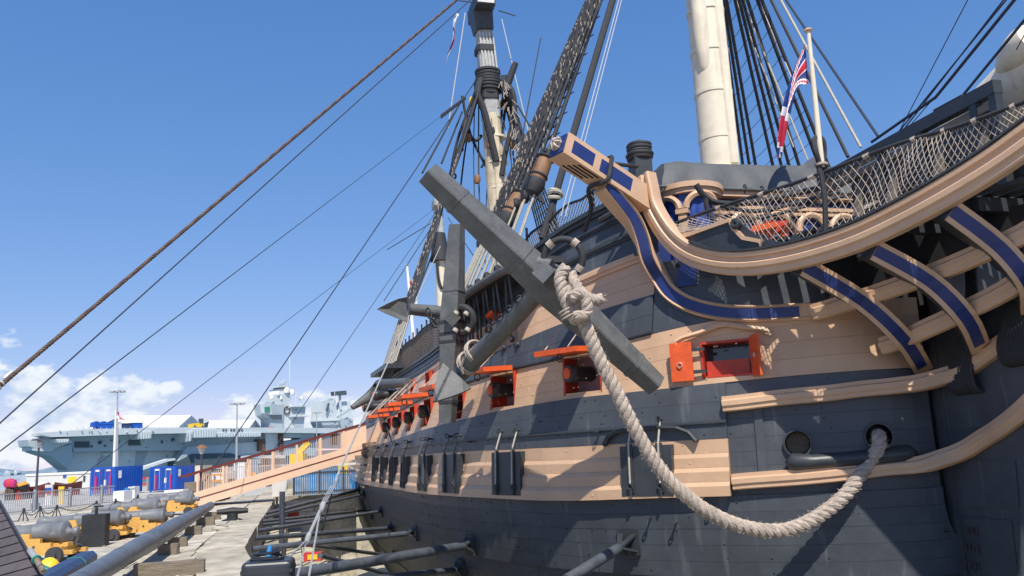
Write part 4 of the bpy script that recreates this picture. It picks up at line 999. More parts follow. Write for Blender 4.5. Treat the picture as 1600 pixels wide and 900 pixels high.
# ================================================================== ANCHORS
def chain(pts, r_, k, parent, mt):
    c = [V(p) for p in pts]; tot = 0
    mb = MB(); L_ = r_*3.4
    for p, q in zip(c, c[1:]):
        n = max(1, int((q-p).length/L_)); d = (q-p)/n
        x = d.orthogonal().normalized(); y = d.normalized().cross(x)
        for i in range(n):
            ax = x if i % 2 else y; o = p+d*(i+.5)
            t = d.normalized(); mb.tube([o+t*(L_*.62*math.cos(w_))+t.cross(ax)*(r_*1.0*math.sin(w_)) for w_ in [math.pi*j/4 for j in range(8)]], r_*.32, 5, closed=True)
    return mk('chain', mb, mt, parent)
def stock_half(mb, c, e, w0, w1, u):
    mb.beam(c, e, w0, w0, u, w1, w1, ch=.02)
an = thing('anchor', atY(860, 420, 14.2), 'large grey anchor with long sloping stock at the bow, rope tied to its ring', 'anchor', 'anchors hung on the side of the ship')
s0, s1 = atY(668, 270, 13.7), atY(1026, 603, 14.75); sm = s0+(s1-s0)*.54
dS = (s1-s0).normalized(); toc = (V((0, 0, EYE))-sm).normalized(); toc = (toc-dS*toc.dot(dS)).normalized(); upr = dS.cross(toc); upr = upr if upr.z > 0 else -upr
ux = (upr*.80+toc*.60).normalized()
st = mk('stock', MB().beam(sm-dS*.0, s0, .54, .50, ux, .33, .33, ch=.025), ANCH, an)
mk('stock', MB().beam(sm, s1, .54, .50, ux, .31, .31, ch=.025), ANCH, an)
for f in (.13, .40, .66, .90):
    p = s0+(s1-s0)*f; w_ = lerp(f, [0, .54, 1], [.33, .53, .31])+.035
    mk('stock_band', MB().beam(p-dS*.035, p+dS*.035, w_, w_-.02, ux, ch=.03), ANCH, an)
crown = atY(716, 588, 17.6); ringc = atY(880, 404, 13.95)
shp = [atY(868, 424, 14.35), atY(820, 478, 15.4), atY(770, 532, 16.5), atY(728, 574, 17.4)]
mk('shank', MB().tube(shp, [.17, .18, .19, .20], 16), ANCH, an, True)
mk('shank_block', MB().box(atY(855, 430, 13.72), .155, .155, .15, (dS*.78+toc*.62).normalized(), (toc*.78-dS*.62).normalized(), upr), ANCH, an)
mk('shank_eye', MB().tube([atY(842, 412, 14.1), atY(862, 416, 14.0)], [.14, .12], 12), ANCH, an, True)
mk('arm', MB().tube([atY(740, 560, 17.3), atY(722, 582, 17.5), atY(706, 602, 17.4)], [.19, .17, .12], 12), ANCH, an, True)
pl = [atY(x, y, Y) for x, y, Y in ((692, 567, 17.2), (706, 578, 17.15), (722, 592, 17.1), (736, 606, 17.1), (724, 612, 16.95), (706, 619, 16.9), (684, 626, 16.9), (676, 627, 16.95), (679, 605, 17.0), (684, 585, 17.1))]
nrm_ = (pl[3]-pl[0]).cross(pl[6]-pl[0]).normalized(); nrm_ = nrm_ if nrm_.y > 0 else -nrm_
mk('fluke', MB().prism(pl, nrm_*.07), ANCH, an)
rg = mk('ring', MB().torus(ringc, (toc*.85+SX*.3+upr*.1).normalized(), .335, .062, 36, 10), TARRED, an, True)
ax_r = (toc*.85+SX*.3+upr*.1).normalized(); xr = ax_r.orthogonal().normalized(); yr = ax_r.cross(xr)
for q in (0.25, 1.75, 3.2, 4.6):
    c = ringc+xr*(.335*math.cos(q))+yr*(.335*math.sin(q)); t = -xr*math.sin(q)+yr*math.cos(q)
    mk('ring_seizing', MB().tube([c-t*.055, c+t*.055], .078, 12), ROPEM, rg, True)
chain([atY(826, 452, 14.9), atY(806, 472, 15.3), atY(778, 500, 15.9), atY(758, 519, 16.3)], .052, 0, an, TARRED)
for x, y, Y in ((745, 548, 17.0), (733, 566, 17.3)):
    p = atY(x, y, Y); d = (shp[3]-shp[2]).normalized()
    mk('shank_lashing', MB().torus(p, d, .235, .032, 18, 6).torus(p+d*.07, d, .235, .03, 18, 6), ROPEM, an, True)
mk('shank_lashing', MB().tube(curve([atY(758, 530, 16.6), atY(738, 545, 16.9), atY(722, 568, 17.1), atY(724, 584, 17.2)], 4), .03, 6), ROPEM, an, True)
an2 = thing('anchor', atY(706, 500, 18.9), 'dark grey anchor with upright stock lashed to the ship side farther from the bow', 'anchor', 'anchors hung on the side of the ship')
t0, t1 = atY(714, 352, 18.6), atY(699, 660, 18.9)
tm = t0+(t1-t0)*.48; ut = (AX*.6+SX*.8)
mk('stock', MB().beam(tm, t0, .44, .44, ut, .29, .29, ch=.02), ANCH, an2); mk('stock', MB().beam(tm, t1, .44, .44, ut, .30, .30, ch=.02), ANCH, an2)
for f in (.34, .5, .56, .60, .90):
    p = t0+(t1-t0)*f; w_ = lerp(f, [0, .48, 1], [.29, .43, .30])+.03
    mk('stock_band', MB().beam(p-UP*.03, p+UP*.03, w_, w_, ut, ch=.03), ANCH if f < .5 else TARRED, an2)
mk('shank_block', MB().box(atY(707, 497, 18.5), .13, .13, .13, dS, upr, toc), ANCH, an2)
rg2 = mk('ring', MB().torus(atY(722, 500, 18.6), (toc*.7-AX*.1+SX*.5).normalized(), .29, .085, 26, 8), TARRED, an2, True)
for x, y in ((713, 489), (729, 490), (712, 516), (731, 515)):
    p = atY(x, y, 18.45); mk('ring_seizing', MB().tube([p-UP*.03+SX*.02, p+UP*.03-SX*.02], .066, 10), ROPEG, rg2, True)
mk('shank', MB().tube([atY(708, 495, 18.9), atY(700, 492, 22.4)], .17, 12), ANCH, an2, True)
mk('arm', MB().tube([atY(708, 494, 22.4), atY(680, 487, 22.2), atY(638, 483, 21.8)], [.2, .18, .15], 12), ANCH, an2, True)
pl2 = [atY(x, y, Y) for x, y, Y in ((589, 483, 21.2), (606, 474, 21.3), (622, 467, 21.4), (636, 464, 21.4), (637, 483, 21.7), (637, 504, 21.5), (620, 497, 21.4), (604, 490, 21.3))]
nr2 = (pl2[3]-pl2[0]).cross(pl2[5]-pl2[0]).normalized(); nr2 = nr2 if nr2.y > 0 else -nr2
mk('fluke', MB().prism(pl2, nr2*.09), ANCH, an2)
chain([atY(668, 482, 21.9), atY(672, 497, 21.9), atY(682, 513, 22.1)], .075, 0, an2, TARRED)
# ------------------------------------------------------------------ the hanging cable and its knot
P0 = atY(884, 452, 13.35); P1 = sp(.14, 1.46, 2)
def cab(x, y): return onW(x, y, P0, P1)
cpath = [(884, 452), (900, 478), (916, 512), (930, 546), (945, 578), (960, 606), (984, 655), (1008, 698), (1035, 738), (1064, 768), (1100, 796), (1140, 816), (1180, 827), (1220, 829), (1255, 819), (1290, 799), (1320, 774), (1342, 745), (1358, 722), (1369, 704), (1373, 692)]
h2 = HAW[1]
cp = [cab(*p) for p in cpath]
cp[-1] = h2[1]+h2[2]*.10; cp[-2] = cp[-2]*.5+(h2[1]+h2[2]*.30)*.5-UP*.06
cp = curve(cp+[h2[1]-h2[2]*.4], 5)
mc = thing('mooring_cable', cp[0], 'thick pale three strand rope hanging from the anchor ring to the bow hawse hole', 'rope')
twist('strand', cp, .057, .064, .38, ROPEM, mc, 8, 3, 14)
kp = [ringc+toc*.10+(cab(879, 424)-ringc)*0]
k1 = [cab(884, 418), cab(875, 432), cab(878, 455), cab(888, 480), cab(895, 496), cab(905, 498), cab(912, 480), cab(900, 468), cab(889, 468)]
k1 = [p+(-D)*.04 for p in k1]
twist('strand', curve(k1, 5), .050, .056, .30, ROPEM, mc, 7, 3, 14)
k2 = [cab(890, 466)-D*.22, cab(902, 458)-D*.24, cab(918, 466)-D*.18, cab(932, 470)-D*.1, cab(938, 466)-D*.05]
twist('strand', curve(k2, 5), .048, .054, .28, ROPEM, mc, 7, 3, 14)
k3 = [cab(893, 428)+D*.05, cab(900, 446)-D*.1, cab(914, 470)-D*.22, cab(914, 490)-D*.2, cab(898, 494)-D*.25]
twist('strand', curve(k3, 5), .046, .052, .28, ROPEM, mc, 7, 3, 14)
fz = MB(); rn = random.Random(8); e = cab(938, 466)-D*.05
for k in range(40):
    d = V((rn.uniform(-.3, 1), rn.uniform(-.5, .5), rn.uniform(-.6, .6))).normalized(); fz.tube([e, e+d*rn.uniform(.05, .13)], .006, 4)
mk('frayed_end', fz, ROPEM, mc)
ff = MB()
for k in range(520):
    i = rn.randrange(2, len(cp)-6); p = cp[i]+(cp[i+1]-cp[i])*rn.random(); d = V((rn.uniform(-1, 1), rn.uniform(-1, 1), rn.uniform(-1, 1))).normalized()
    t_ = (cp[i+1]-cp[i]).normalized(); d = (d-t_*d.dot(t_)).normalized(); q = p+d*.117; ff.tube([q, q+(d*.6+t_*rn.uniform(-1, 1)).normalized()*rn.uniform(.02, .055)], .0028, 3)
struct(mk('loose_fibres', ff, ROPEM, mc), 'stuff')
for x, y in ((884, 484), (886, 489), (888, 494)): mk('seizing', MB().torus(cab(x, y)-D*.03, cab(896, 500)-cab(884, 478), .125, .017, 18, 6), ROPEM, mc, True)
# ------------------------------------------------------------------ flags
def flag(name, hoist0, hoist1, path, label, cross=False, wid=1.0, nu=26, nv=14):
    # cloth hanging from a hoist line: path gives the fly edge's drift; the pattern's pieces are separate meshes of one flag
    t = thing(name, hoist1, label, 'flag')
    return t
def cloth(parent, fn, pattern, nu, nv):
    bins = {}
    for i in range(nu):
        for j in range(nv):
            u, v = (i+.5)/nu, (j+.5)/nv; c = pattern(u, v); mb = bins.setdefault(c, MB())
            q = [fn(i/nu, j/nv), fn((i+1)/nu, j/nv), fn((i+1)/nu, (j+1)/nv), fn(i/nu, (j+1)/nv)]
            mb.add(q, [(0, 1, 2, 3)])
    for c, mb in bins.items():
        mk({'r': 'red_field', 'w': 'white_field', 'b': 'blue_field'}[c], mb, {'r': FR, 'w': FW, 'b': FB}[c], parent, 'all')
def jack(u, v):
    x, y = (u-.5)*2, (v-.5)
    if abs(y) < .10 or abs(x) < .10*1.0: return 'r'
    if abs(y) < .165 or abs(x) < .17: return 'w'
    d = abs(abs(x)*.5-abs(y))
    if d < .028: return 'r'
    if d < .085: return 'w'
    return 'b'
fsb, fst = onp(1284, 262, (0, .9), (-3, .9)), onp(1263, 50, (0, .9), (-3, .9))
stf = thing('jackstaff', fsb, 'thin cream flagstaff with round truck standing on the bowsprit', 'flagstaff')
mk('pole', MB().tube([fsb, fst], [.062, .042], 12), CREAM, stf, True)
mk('truck', MB().lathe(fst, UP, [(0, -.02), (.07, 0), (.09, .03), (.07, .06), (0, .07)], 14), BUFF, stf, True)
lp = MB()
for s in (-1, 1):
    lp.tube(curve([fsb+UP*(.0)+SX*.02, fsb+UP*.28+SX*.12*s-AX*.05*s, fsb+UP*.55+SX*.10*s, fsb+UP*.66], 5), .055, 8)
mk('strop', lp, TARRED, stf, True)
mk('strop_tail', MB().tube([fsb+UP*.05+SX*.05, fsb-UP*.35+SX*.07], .06, 8).tube([fsb+UP*.05-SX*.06, fsb-UP*.3-SX*.1], .06, 8), TARRED, stf, True)
mk('strop_seizing', MB().torus(fsb+UP*.06, UP, .10, .035, 14, 6), ROPEM, stf, True)
mk('staff_step', MB().prism([onp(x, y, (0, .9), (-3, .9)) for x, y in ((1246, 262), (1276, 242), (1282, 264))], -SX*.1), CREAM, stf)
fl = thing('union_flag', fst, 'red white and blue crossed flag drooping from the bow flagstaff', 'flag')
Pq = (onp(1258, 68, (0, .9), (-3, .9)), onp(1263, 130, (0, .9), (-3, .9)))
Yf = Pq[0].y
def jackfn(u, v):
    # v along the hoist, u along the fly; the cloth collapses downwards in folds
    hst = Pq[0]*(1-v)+Pq[1]*v
    tip = atY(1213+7*v, 240+10*v, Yf+.22)
    m1 = atY(1243+v*2, 104+v*36, Yf+.05+.03*math.sin(v*9))
    m2 = atY(1225+v*9, 165+v*16, Yf+.10*math.sin(v*7+1))
    c = [hst, m1, m2, tip]; x = u*3; i = min(int(x), 2); f = x-i
    p0, p1, p2, p3 = c[max(i-1, 0)], c[i], c[i+1], c[min(i+2, 3)]
    p = p1+(p2-p0)*(f*.5)+(p0*2-p1*5+p2*4-p3)*(f*f*.5)+(p1*3-p0-p2*3+p3)*(f**3*.5)
    return p+D*(.05*math.sin(v*11+u*3)*min(u*2, 1))+CR*(.02*math.cos(v*9+u*5)*u)
cloth(fl, jackfn, lambda u, v: jack(u*.62, v), 48, 26)
def ensign(u, v):
    if u < .5 and v < .5: return jack(u*2, v*2)
    return 'r' if abs(u-.5) < .06 or abs(v-.5) < .09 else 'w'
e1 = thing('white_ensign', atY(714, 20, 47), 'long white flag with red cross hanging from the cap of the middle mast', 'flag')
cloth(e1, lambda u, v: atY(713-15*u+v*5*(1-u)-2*math.sin(u*9), 20+80*u+v*3, 47+.3*math.sin(u*8+v*6)), lambda u, v: 'r' if (.25 < u < .36 and v < .6) or (.45 < u < .68 and v > .45) else 'w', 26, 6)
es = thing('ensign_staff', sp(57, 0, 7), 'slim white stern flagstaff beyond the shrouds', 'flagstaff')
mk('pole', MB().tube([atY(647, 540, 70), atY(636, 416, 71)], [.16, .10], 8), WHITE, es, True)
mk('truck', MB().lathe(atY(636, 415, 71), UP, [(0, 0), (.2, .05), (0, .12)], 10), WHITE, es, True)
e2 = thing('white_ensign', atY(640, 440, 70.8), 'white flag drooping from the stern flagstaff beyond the dark shrouds', 'flag')
cloth(e2, lambda u, v: atY(639+10*v*math.sin(u*2.4+.5)+u*6, 432+58*u+6*v, 70.8+.5*math.sin(u*7+v*5)), lambda u, v: 'r' if (.12 < u < .25) else 'b' if (.25 <= u < .32 and v > .4) else 'w', 20, 6)
# ------------------------------------------------------------------ stays and guys that come down to the quay on the left
def line(name, x0, y0, Y0, x1, y1, Y1, r_, mt, label, ext0=0, ext1=0, sub=6, grp='ropes and wires stretched above the quay'):
    p, q = atY(x0, y0, Y0), atY(x1, y1, Y1); d = q-p
    o = mk(name, MB().tube([p-d*ext0, q+d*ext1], r_, sub), mt, None, True); return tag(o, label, 'rope', grp)
p, q = atY(0, 603, 7.5), atY(714, 0, 12.9); d = q-p
cw = thing('wire_stay', p-d*.06, 'thickest twisted brown wire rope rising across the left sky', 'rope', 'ropes and wires stretched above the quay')
twist('strand', [p-d*.07, q+d*.9], .0105, .0118, .13, WIRE, cw, 5, 4, 10)
dn = d.normalized()
mk('wire_sleeve', MB().tube([p+dn*.06+CU*.026-CR*.012, p+dn*.15+CU*.026-CR*.012], .017, 12), STEEL, cw, True)
mk('wire_lashing', MB().torus(p+dn*.02+CU*.01, dn, .027, .009, 14, 6).torus(p-dn*.02+CU*.005, dn, .026, .009, 14, 6), ROPEG, cw, True)
line('guy_wire', 0, 661, 8.5, 735, 0, 13.8, .0085, WIREK, 'dark wire running just below the thick brown wire rope', .05, .9)
line('guy_rope', 0, 705, 11, 728, 152, 45.2, .011, WIREK, 'third dark rope down from the thick wire, ending at the middle mast head', .05, 0)
sz = MB()
for k in range(26):
    f = .80+.0078*k; p_ = atY(0, 705, 11)+(atY(728, 152, 45.2)-atY(0, 705, 11))*f; sz.tube([p_-UP*.12, p_+UP*.1+AX*.05], .035, 5)
o = bpy.data.objects
mk('rope_toggles', sz, TARRED, o[[x.name for x in o if x.name.startswith('guy_rope')][-1]])
line('guy_rope', 100, 765, 24, 690, 318, 61, .014, WIREK, 'faint thin line crossing low over the grey warship to the farthest mast', .0, 0)
line('guy_rope', 320, 752, 40, 742, 128, 46.2, .028, WIREK, 'steep dark rope passing the lamp post up to the middle mast', .0, 0)
line('guy_rope', 470, 640, 52, 690, 318, 61.5, .024, WIREK, 'steep thin rope above the grey islands up to the farthest mast', .15, 0)
for x0, y0, x1, y1, Y in ((784, 30, 830, 225, 46), (760, 40, 800, 260, 46), (727, 20, 700, 200, 46.5)):
    mk('flag_halyard', MB().tube([atY(x0, y0, Y), atY(x1, y1, Y-1)], .03, 5), CORDW, ship)
for x0, y0, x1, y1 in ((722, 155, 660, 270), (800, 150, 850, 235), (795, 165, 830, 232), (722, 175, 690, 255)):
    mk('mast_stay', MB().tube([atY(x0, y0, 45.5), atY(x1, y1, 38)], .05, 6), TARRED, ship)
for x0, y0, x1, y1, Y0, Y1 in ((690, 330, 600, 470, 61, 52), (688, 340, 605, 390, 61, 55), (700, 340, 760, 430, 61, 50), (845, 60, 800, 300, 40, 30)):
    mk('mast_stay', MB().tube([atY(x0, y0, Y0), atY(x1, y1, Y1)], .03, 5), TARRED, ship)
# stays over the bowsprit at the right
for k, (x0, y0, x1, y1, r_) in enumerate(((1362, 222, 1462, 152, .028), (1462, 152, 1585, 0, .026), (1405, 205, 1572, 0, .013), (1414, 200, 1568, 0, .012), (1400, 215, 1512, 0, .008), (1502, 152, 1610, 20, .022), (1410, 210, 1462, 150, .008), (1588, 78, 1603, 50, .008))):
    mk('head_stay', MB().tube([onp(x0, y0, (0, .95), (-3, .95)), onp(x1, y1, (0, .95), (-3, .95))+(onp(x1, y1, (0, .95), (-3, .95))-onp(x0, y0, (0, .95), (-3, .95)))*(1.2 if y1 <= 25 else 0)], r_, 6), WIREK, ship)
# white tackle from the rigging to the cabinet on the quay
tk = thing('rope_tackle', atY(480, 850, 15.2), 'pale rope tackle slanting down past the gangway to the black cabinet', 'tackle')
p_, q_ = atY(688, 385, 34), atY(523, 752, 15)
mk('fall', MB().tube([p_, q_], .018, 6), CORDG, tk)
for dx in (-3, 0, 3): mk('fall', MB().tube([atY(521+dx, 758, 14.9), atY(503+dx, 790, 13)], .010, 5), CORDG, tk)
mk('fall', MB().tube([atY(500, 798, 12.9), atY(481, 840, 11.4)], .024, 7), CORDG, tk)
for x, y, Y, r_ in ((523, 754, 15, .03), (501, 793, 13, .042), (478, 842, 11.4, .038)):
    mk('block', MB().lathe(atY(x, y, Y)-UP*.08, V((.25, .3, 1)), [(0, 0), (r_*.7, .02), (r_, .06), (r_, .12), (r_*.7, .16), (0, .18)], 10), CORDG, tk, True)
mk('fall', MB().tube([atY(478, 845, 11.4), atY(447, 875, 8.4)], .012, 5), CORDG, tk)
mk('fall', MB().tube([atY(478, 845, 11.4), atY(464, 905, 9)], .012, 5), CORDG, tk)
mk('fall', MB().tube([atY(500, 800, 12.9), atY(482, 905, 9.4)], .013, 5), CORDG, tk)
mk('fall', MB().tube([atY(518, 772, 14.6), atY(503, 830, 13.2)], .014, 5), TARRED, tk)
# ================================================================== QUAY, DOCK, HARBOUR
DE = 11.95                           # dock edge; the nearer part of it slants in
def edge(a): return lerp(a, [-12, -4, 6.2], [10.45, 10.82, DE])
gm = MB()
def gq(a_, b_, c_, d_, z=0): gm.add([sp(a_, c_, z), sp(b_, c_, z), sp(b_, d_, z), sp(a_, d_, z)], [(0, 1, 2, 3)])
gm.add([sp(a, b, 0) for a, b in ((-60, 10.45), (-12, 10.45), (-4, 10.82), (6.2, DE), (6.2, 140), (-60, 140))], [(0, 1, 2, 3, 4, 5)]); gq(6.2, 70, DE, 140); gq(70, 74, -60, 140); gq(-60, -12, -60, 10.45); gq(-12, 74, -60, -13)
ground = struct(mk('ground', gm, ASPH))
dm = MB()
dm.add([sp(-12, -13, -8), sp(70, -13, -8), sp(70, 12, -8), sp(-12, 12, -8)], [(0, 1, 2, 3)])
for p, q in (((-12, 10.45), (-4, 10.82)), ((-4, 10.82), (6.2, DE)), ((6.2, DE), (70, DE)), ((70, DE), (70, -13)), ((70, -13), (-12, -13)), ((-12, -13), (-12, 10.45))):
    dm.add([sp(p[0], p[1], -8), sp(q[0], q[1], -8), sp(q[0], q[1], -.002), sp(p[0], p[1], -.002)], [(0, 1, 2, 3)])
dock = struct(mk('dry_dock', dm, ALTAR))
rnd = random.Random(21)
sbase = MB()
# stepped altars down the side of the dock, each stone its own block
for k in range(7):
    z1 = -.75-.62*k; a = -9
    while a < 66:
        L_ = rnd.uniform(1.3, 2.2)*(1 if a < 34 else 3)
        b1 = edge(a+L_)-.02-.55*k
        mb = MB().box(sp(a+L_/2, b1-.30, z1-.30), L_/2-.01, .31, .30-rnd.uniform(0, .015), AX, SX)
        mk('altar_stone', mb, ALTAR, dock); a += L_
# kerb stones along the edge and slabs on the quay
a = 6.25
while a < 64:
    L_ = rnd.uniform(.9, 1.7)*(1 if a < 30 else 2)
    mk('kerb_stone', MB().box(sp(a+L_/2, DE+.42+rnd.uniform(-.02, .02), -.26+rnd.uniform(0, .02)), L_/2-.012, .45, .30, AX, SX), STONEK, ground); a += L_
a = -9
while a < 6.2:
    L_ = min(rnd.uniform(.9, 1.6), 6.24-a); p_, q_ = sp(a+.01, edge(a)+.42, -.25+rnd.uniform(0, .02)), sp(a+L_-.01, edge(a+L_)+.42, -.25+rnd.uniform(0, .02))
    if L_ > .1: mk('kerb_stone', MB().beam(p_, q_, .90, .58), STONEK, ground)
    a += L_
row = DE+.92
for r in range(10):
    wd = rnd.uniform(.55, 1.05); a = 1.0 if r else 6.6
    if r == 0: pass
    while a < 34:
        L_ = rnd.uniform(.8, 1.9)*(1 if a < 22 else 1.7); h = rnd.uniform(.012, .05)
        c = sp(a+L_/2, row+wd/2, h-.06)
        mk('paving_slab', MB().box(c, L_/2-.014, wd/2-.014, .06, AX, SX), STONE if rnd.random() < .6 else STONEK, ground); a += L_
    row += wd
a = -5
while a < 6.4:
    L_ = rnd.uniform(.8, 1.6)
    for j in range(3):
        b_ = edge(a+L_/2)+.98+.95*j
        if b_+.46 < DE+.9+1.2 or a < .9: mk('paving_slab', MB().box(sp(a+L_/2, b_+.40, -.035), L_/2-.012, .455, .06, AX, SX+AX*0), STONE if j % 2 else STONEK, ground)
    a += L_
water = struct(mk('water', MB().add([V((-2500, 93, -2.6)), V((2500, 93, -2.6)), V((6000, 9000, -2.6)), V((-6000, 9000, -2.6))], [(0, 1, 2, 3)]), WATER))

# land behind everything on the right and behind the camera
struct(mk('quay_wall', MB().box(V((0, 92.2, -2.2)), 220, .3, 2.15), ALTAR))
hl = MB(); n = 60
for i in range(n+1):
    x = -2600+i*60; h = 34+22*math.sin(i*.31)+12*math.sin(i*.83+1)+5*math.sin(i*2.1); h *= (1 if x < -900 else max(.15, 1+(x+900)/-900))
    hl.v += [(x, 3000, -3), (x, 3080, max(6, h)), (x, 3500, -3)]
for i in range(n): hl.f += [(i*3, i*3+3, i*3+4, i*3+1), (i*3+1, i*3+4, i*3+5, i*3+2)]
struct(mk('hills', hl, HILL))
# stone pier under the gangway with its blue fence
pier = thing('stone_pier', sp(29.5, 10.2, -4), 'pale stone pier jutting into the dock below the gangway, with grey block end', 'pier')
mk('pier_body', MB().box(sp(31, 10.1, -4.02), 2.4, 1.83, 3.9, AX, SX), ALTAR, pier)
for r in range(5):
    for c in range(3):
        off = .28*(r % 2); mk('stone_block', MB().box(sp(28.52, 11.75-.62*c-off, -.32-.56*r), .12, .30, .27, AX, SX), OFFW, pier)
    for c in range(3):
        mk('stone_block', MB().box(sp(28.54, 9.85-.62*c, -.32-.56*r), .1, .305, .275, AX, SX), STONE, pier)
mk('pier_capping', MB().box(sp(28.9, 10.1, .02), .5, 1.9, .10, AX, SX), STONEK, pier)
mk('round_plate', MB().lathe(sp(28.42, 11.1, -.75), -AX, [(0, 0), (.26, 0), (.26, .04), (0, .05)], 18), PAINTR, pier)
bf = thing('panel_fence', sp(31, 9, .1), 'bright blue barred fence behind the pier beneath the gangway', 'fence')
for i in range(34):
    b = 7.6+i*.105; mk('bar', MB().box(sp(30.6, b, .62), .015, .034, .55, AX, SX), BLUEF, bf)
for b in (7.6, 8.75, 9.9, 11.1): mk('post', MB().box(sp(30.55, b, .65), .05, .05, .66, AX, SX), POSTK, bf)
for z in (.2, 1.1): mk('rail', MB().box(sp(30.57, 9.3, z), .03, 1.85, .035, AX, SX), POSTK, bf)
pl_ = thing('dockside_plank_walk', sp(33, 9, .9), 'pale plank walkway edge above the blue fence', 'walkway')
for i in range(3): mk('plank', MB().box(sp(32.2+i*.3, 9.3, 1.42), .14, 2.2, .05, AX, SX), OFFW, pl_)
rk = thing('hose_box', sp(30.4, 12.2, 0), 'small red cabinet beside the blue fence under the gangway', 'cabinet')
mk('body', MB().box(sp(30.4, 11.75, .55), .25, .28, .5, AX, SX), PAINTR, rk); mk('frame', MB().box(sp(30.1, 11.75, .55), .03, .33, .55, AX, SX), OFFW, rk)
# ------------------------------------------------------------------ gangway
gw = thing('gangway', sp(26.2, 14.6, 0), 'buff gangway with maroon handrails climbing from the quay to the ship', 'gangway')
A0, A1 = 25.5, 27.2
def gp(a, f, z): return sp(a, 15.0-f*7.0, .02+f*1.75+z)
for a in (A0, A1):
    mk('stringer', MB().beam(gp(a, 0, .30), gp(a, 1, .30), .10, .58), GANG, gw)
    mk('stringer_lip', MB().beam(gp(a-.055, 0, .33), gp(a-.055, 1, .33), .03, .04), HRAIL, gw)
    mk('handrail', MB().beam(gp(a, -.09, 1.40), gp(a, 1.0, 1.42), .12, .09), HRAIL, gw)
    for k in range(7):
        f = .01+k*.142; mk('post', MB().beam(gp(a, f, 0), gp(a, f, 1.36), .09, .09, AX), GANG, gw)
    bl = []
    for k in range(66):
        f = .02+k*.0132
        if f > .87: break
        mk('baluster', MB().beam(gp(a+.03, f, .55), gp(a+.03, f, 1.36), .013, .013, AX), GANG, gw)
    mk('end_panel', MB().prism([gp(a-.02, .87, .5), gp(a-.02, 1.0, .5), gp(a-.02, 1.0, 1.38), gp(a-.02, .87, 1.38)], AX*.04), GANG, gw)
mk('walking_deck', MB().beam(gp((A0+A1)/2, 0, .1), gp((A0+A1)/2, 1, .1), 1.6, .08), BLOCKW, gw)
mk('boarding_platform', MB().box(sp(25.9, 8.0, 1.75), .9, .5, .06, AX, SX), BLOCKW, gw)
# ------------------------------------------------------------------ shores propping the hull
def shore(x0, y0, x1, y1, r_, lab, bq=12.2, hullpt=None, Yq=None):
    a, z = hhit(x1, y1) if hullpt is None else hullpt
    q, t, n = hframe(a, z)
    p = onp(x0, y0, (0, bq), (10, bq)) if Yq is None else atY(x0, y0, Yq)
    o = thing('hull_shore', p, lab, 'prop', 'steel shores propping the hull')
    d = (q-p).normalized(); L_ = (q-p).length
    mk('strut', MB().tube([p, q-d*.42], r_, 14), SHORE, o, True)
    mk('tip', MB().lathe(q-d*.46, d, [(0, 0), (r_*.75, 0), (r_*.75, .3), (0, .3)], 12), BLACK, o, True)
    pl = mk('pressure_plate', MB().box(q-d*.03, .22, .05, .22, t, n), BLACK, o)
    for s, u in ((1, 1), (-1, 1), (1, -1), (-1, -1)):
        mk('gusset', MB().beam(q-d*.38, q-d*.04+t*(.16*s)+UP*(.16*u), .035, .10, d.cross(UP)), BLACK, pl)
    return o
shore(370, 861, 652, 832, .072, 'grey steel shore starting just left above the black cabinet', 12.25)
shore(380, 843, 613, 825, .07, 'grey steel shore second above the black cabinet')
shore(394, 822, 580, 803, .06, 'thinner grey shore above the second one up from the cabinet')
shore(394, 817, 572, 797, .055, 'grey shore in the close upper pair near the far bend of hull', 12.2)
shore(402, 806, 552, 787, .065, 'uppermost grey shore, nearest the stone pier', 12.2, (30, .2))
shore(462, 897, 737, 851, .10, 'large foreground shore with black end section meeting the hull low down', Yq=14.6)
shore(505, 912, 655, 868, .065, 'thin shore just under the large foreground shore', hullpt=(8.3, -1.0), Yq=14.8)
shore(884, 907, 984, 846, .095, 'short steep shore braced against the bow at bottom centre', Yq=14.3)
shore(398, 812, 560, 792, .05, 'slim grey shore just below the uppermost one', 12.2, (27, .1))
shore(384, 833, 600, 812, .06, 'slim grey shore between the second and third above the cabinet', 12.2, (20.5, -.3))
for i, (x0, y0, x1, y1, h) in enumerate(((470, 850, 565, 822, (20, -1.9)), (500, 868, 590, 845, (15, -2.2)), (520, 905, 575, 855, (14, -3.0)), (545, 905, 600, 858, (13, -3.2)), (575, 905, 612, 868, (12, -3.4)), (600, 910, 640, 872, (10.5, -3.5)))):
    shore(x0, y0, x1, y1, .06, 'thin lower shore deep in the dock shadow, %s from the left' % ('first', 'second', 'third', 'fourth', 'fifth', 'sixth')[i], hullpt=h, Yq=(24, 19, 16.5, 16, 15.5, 15)[i])
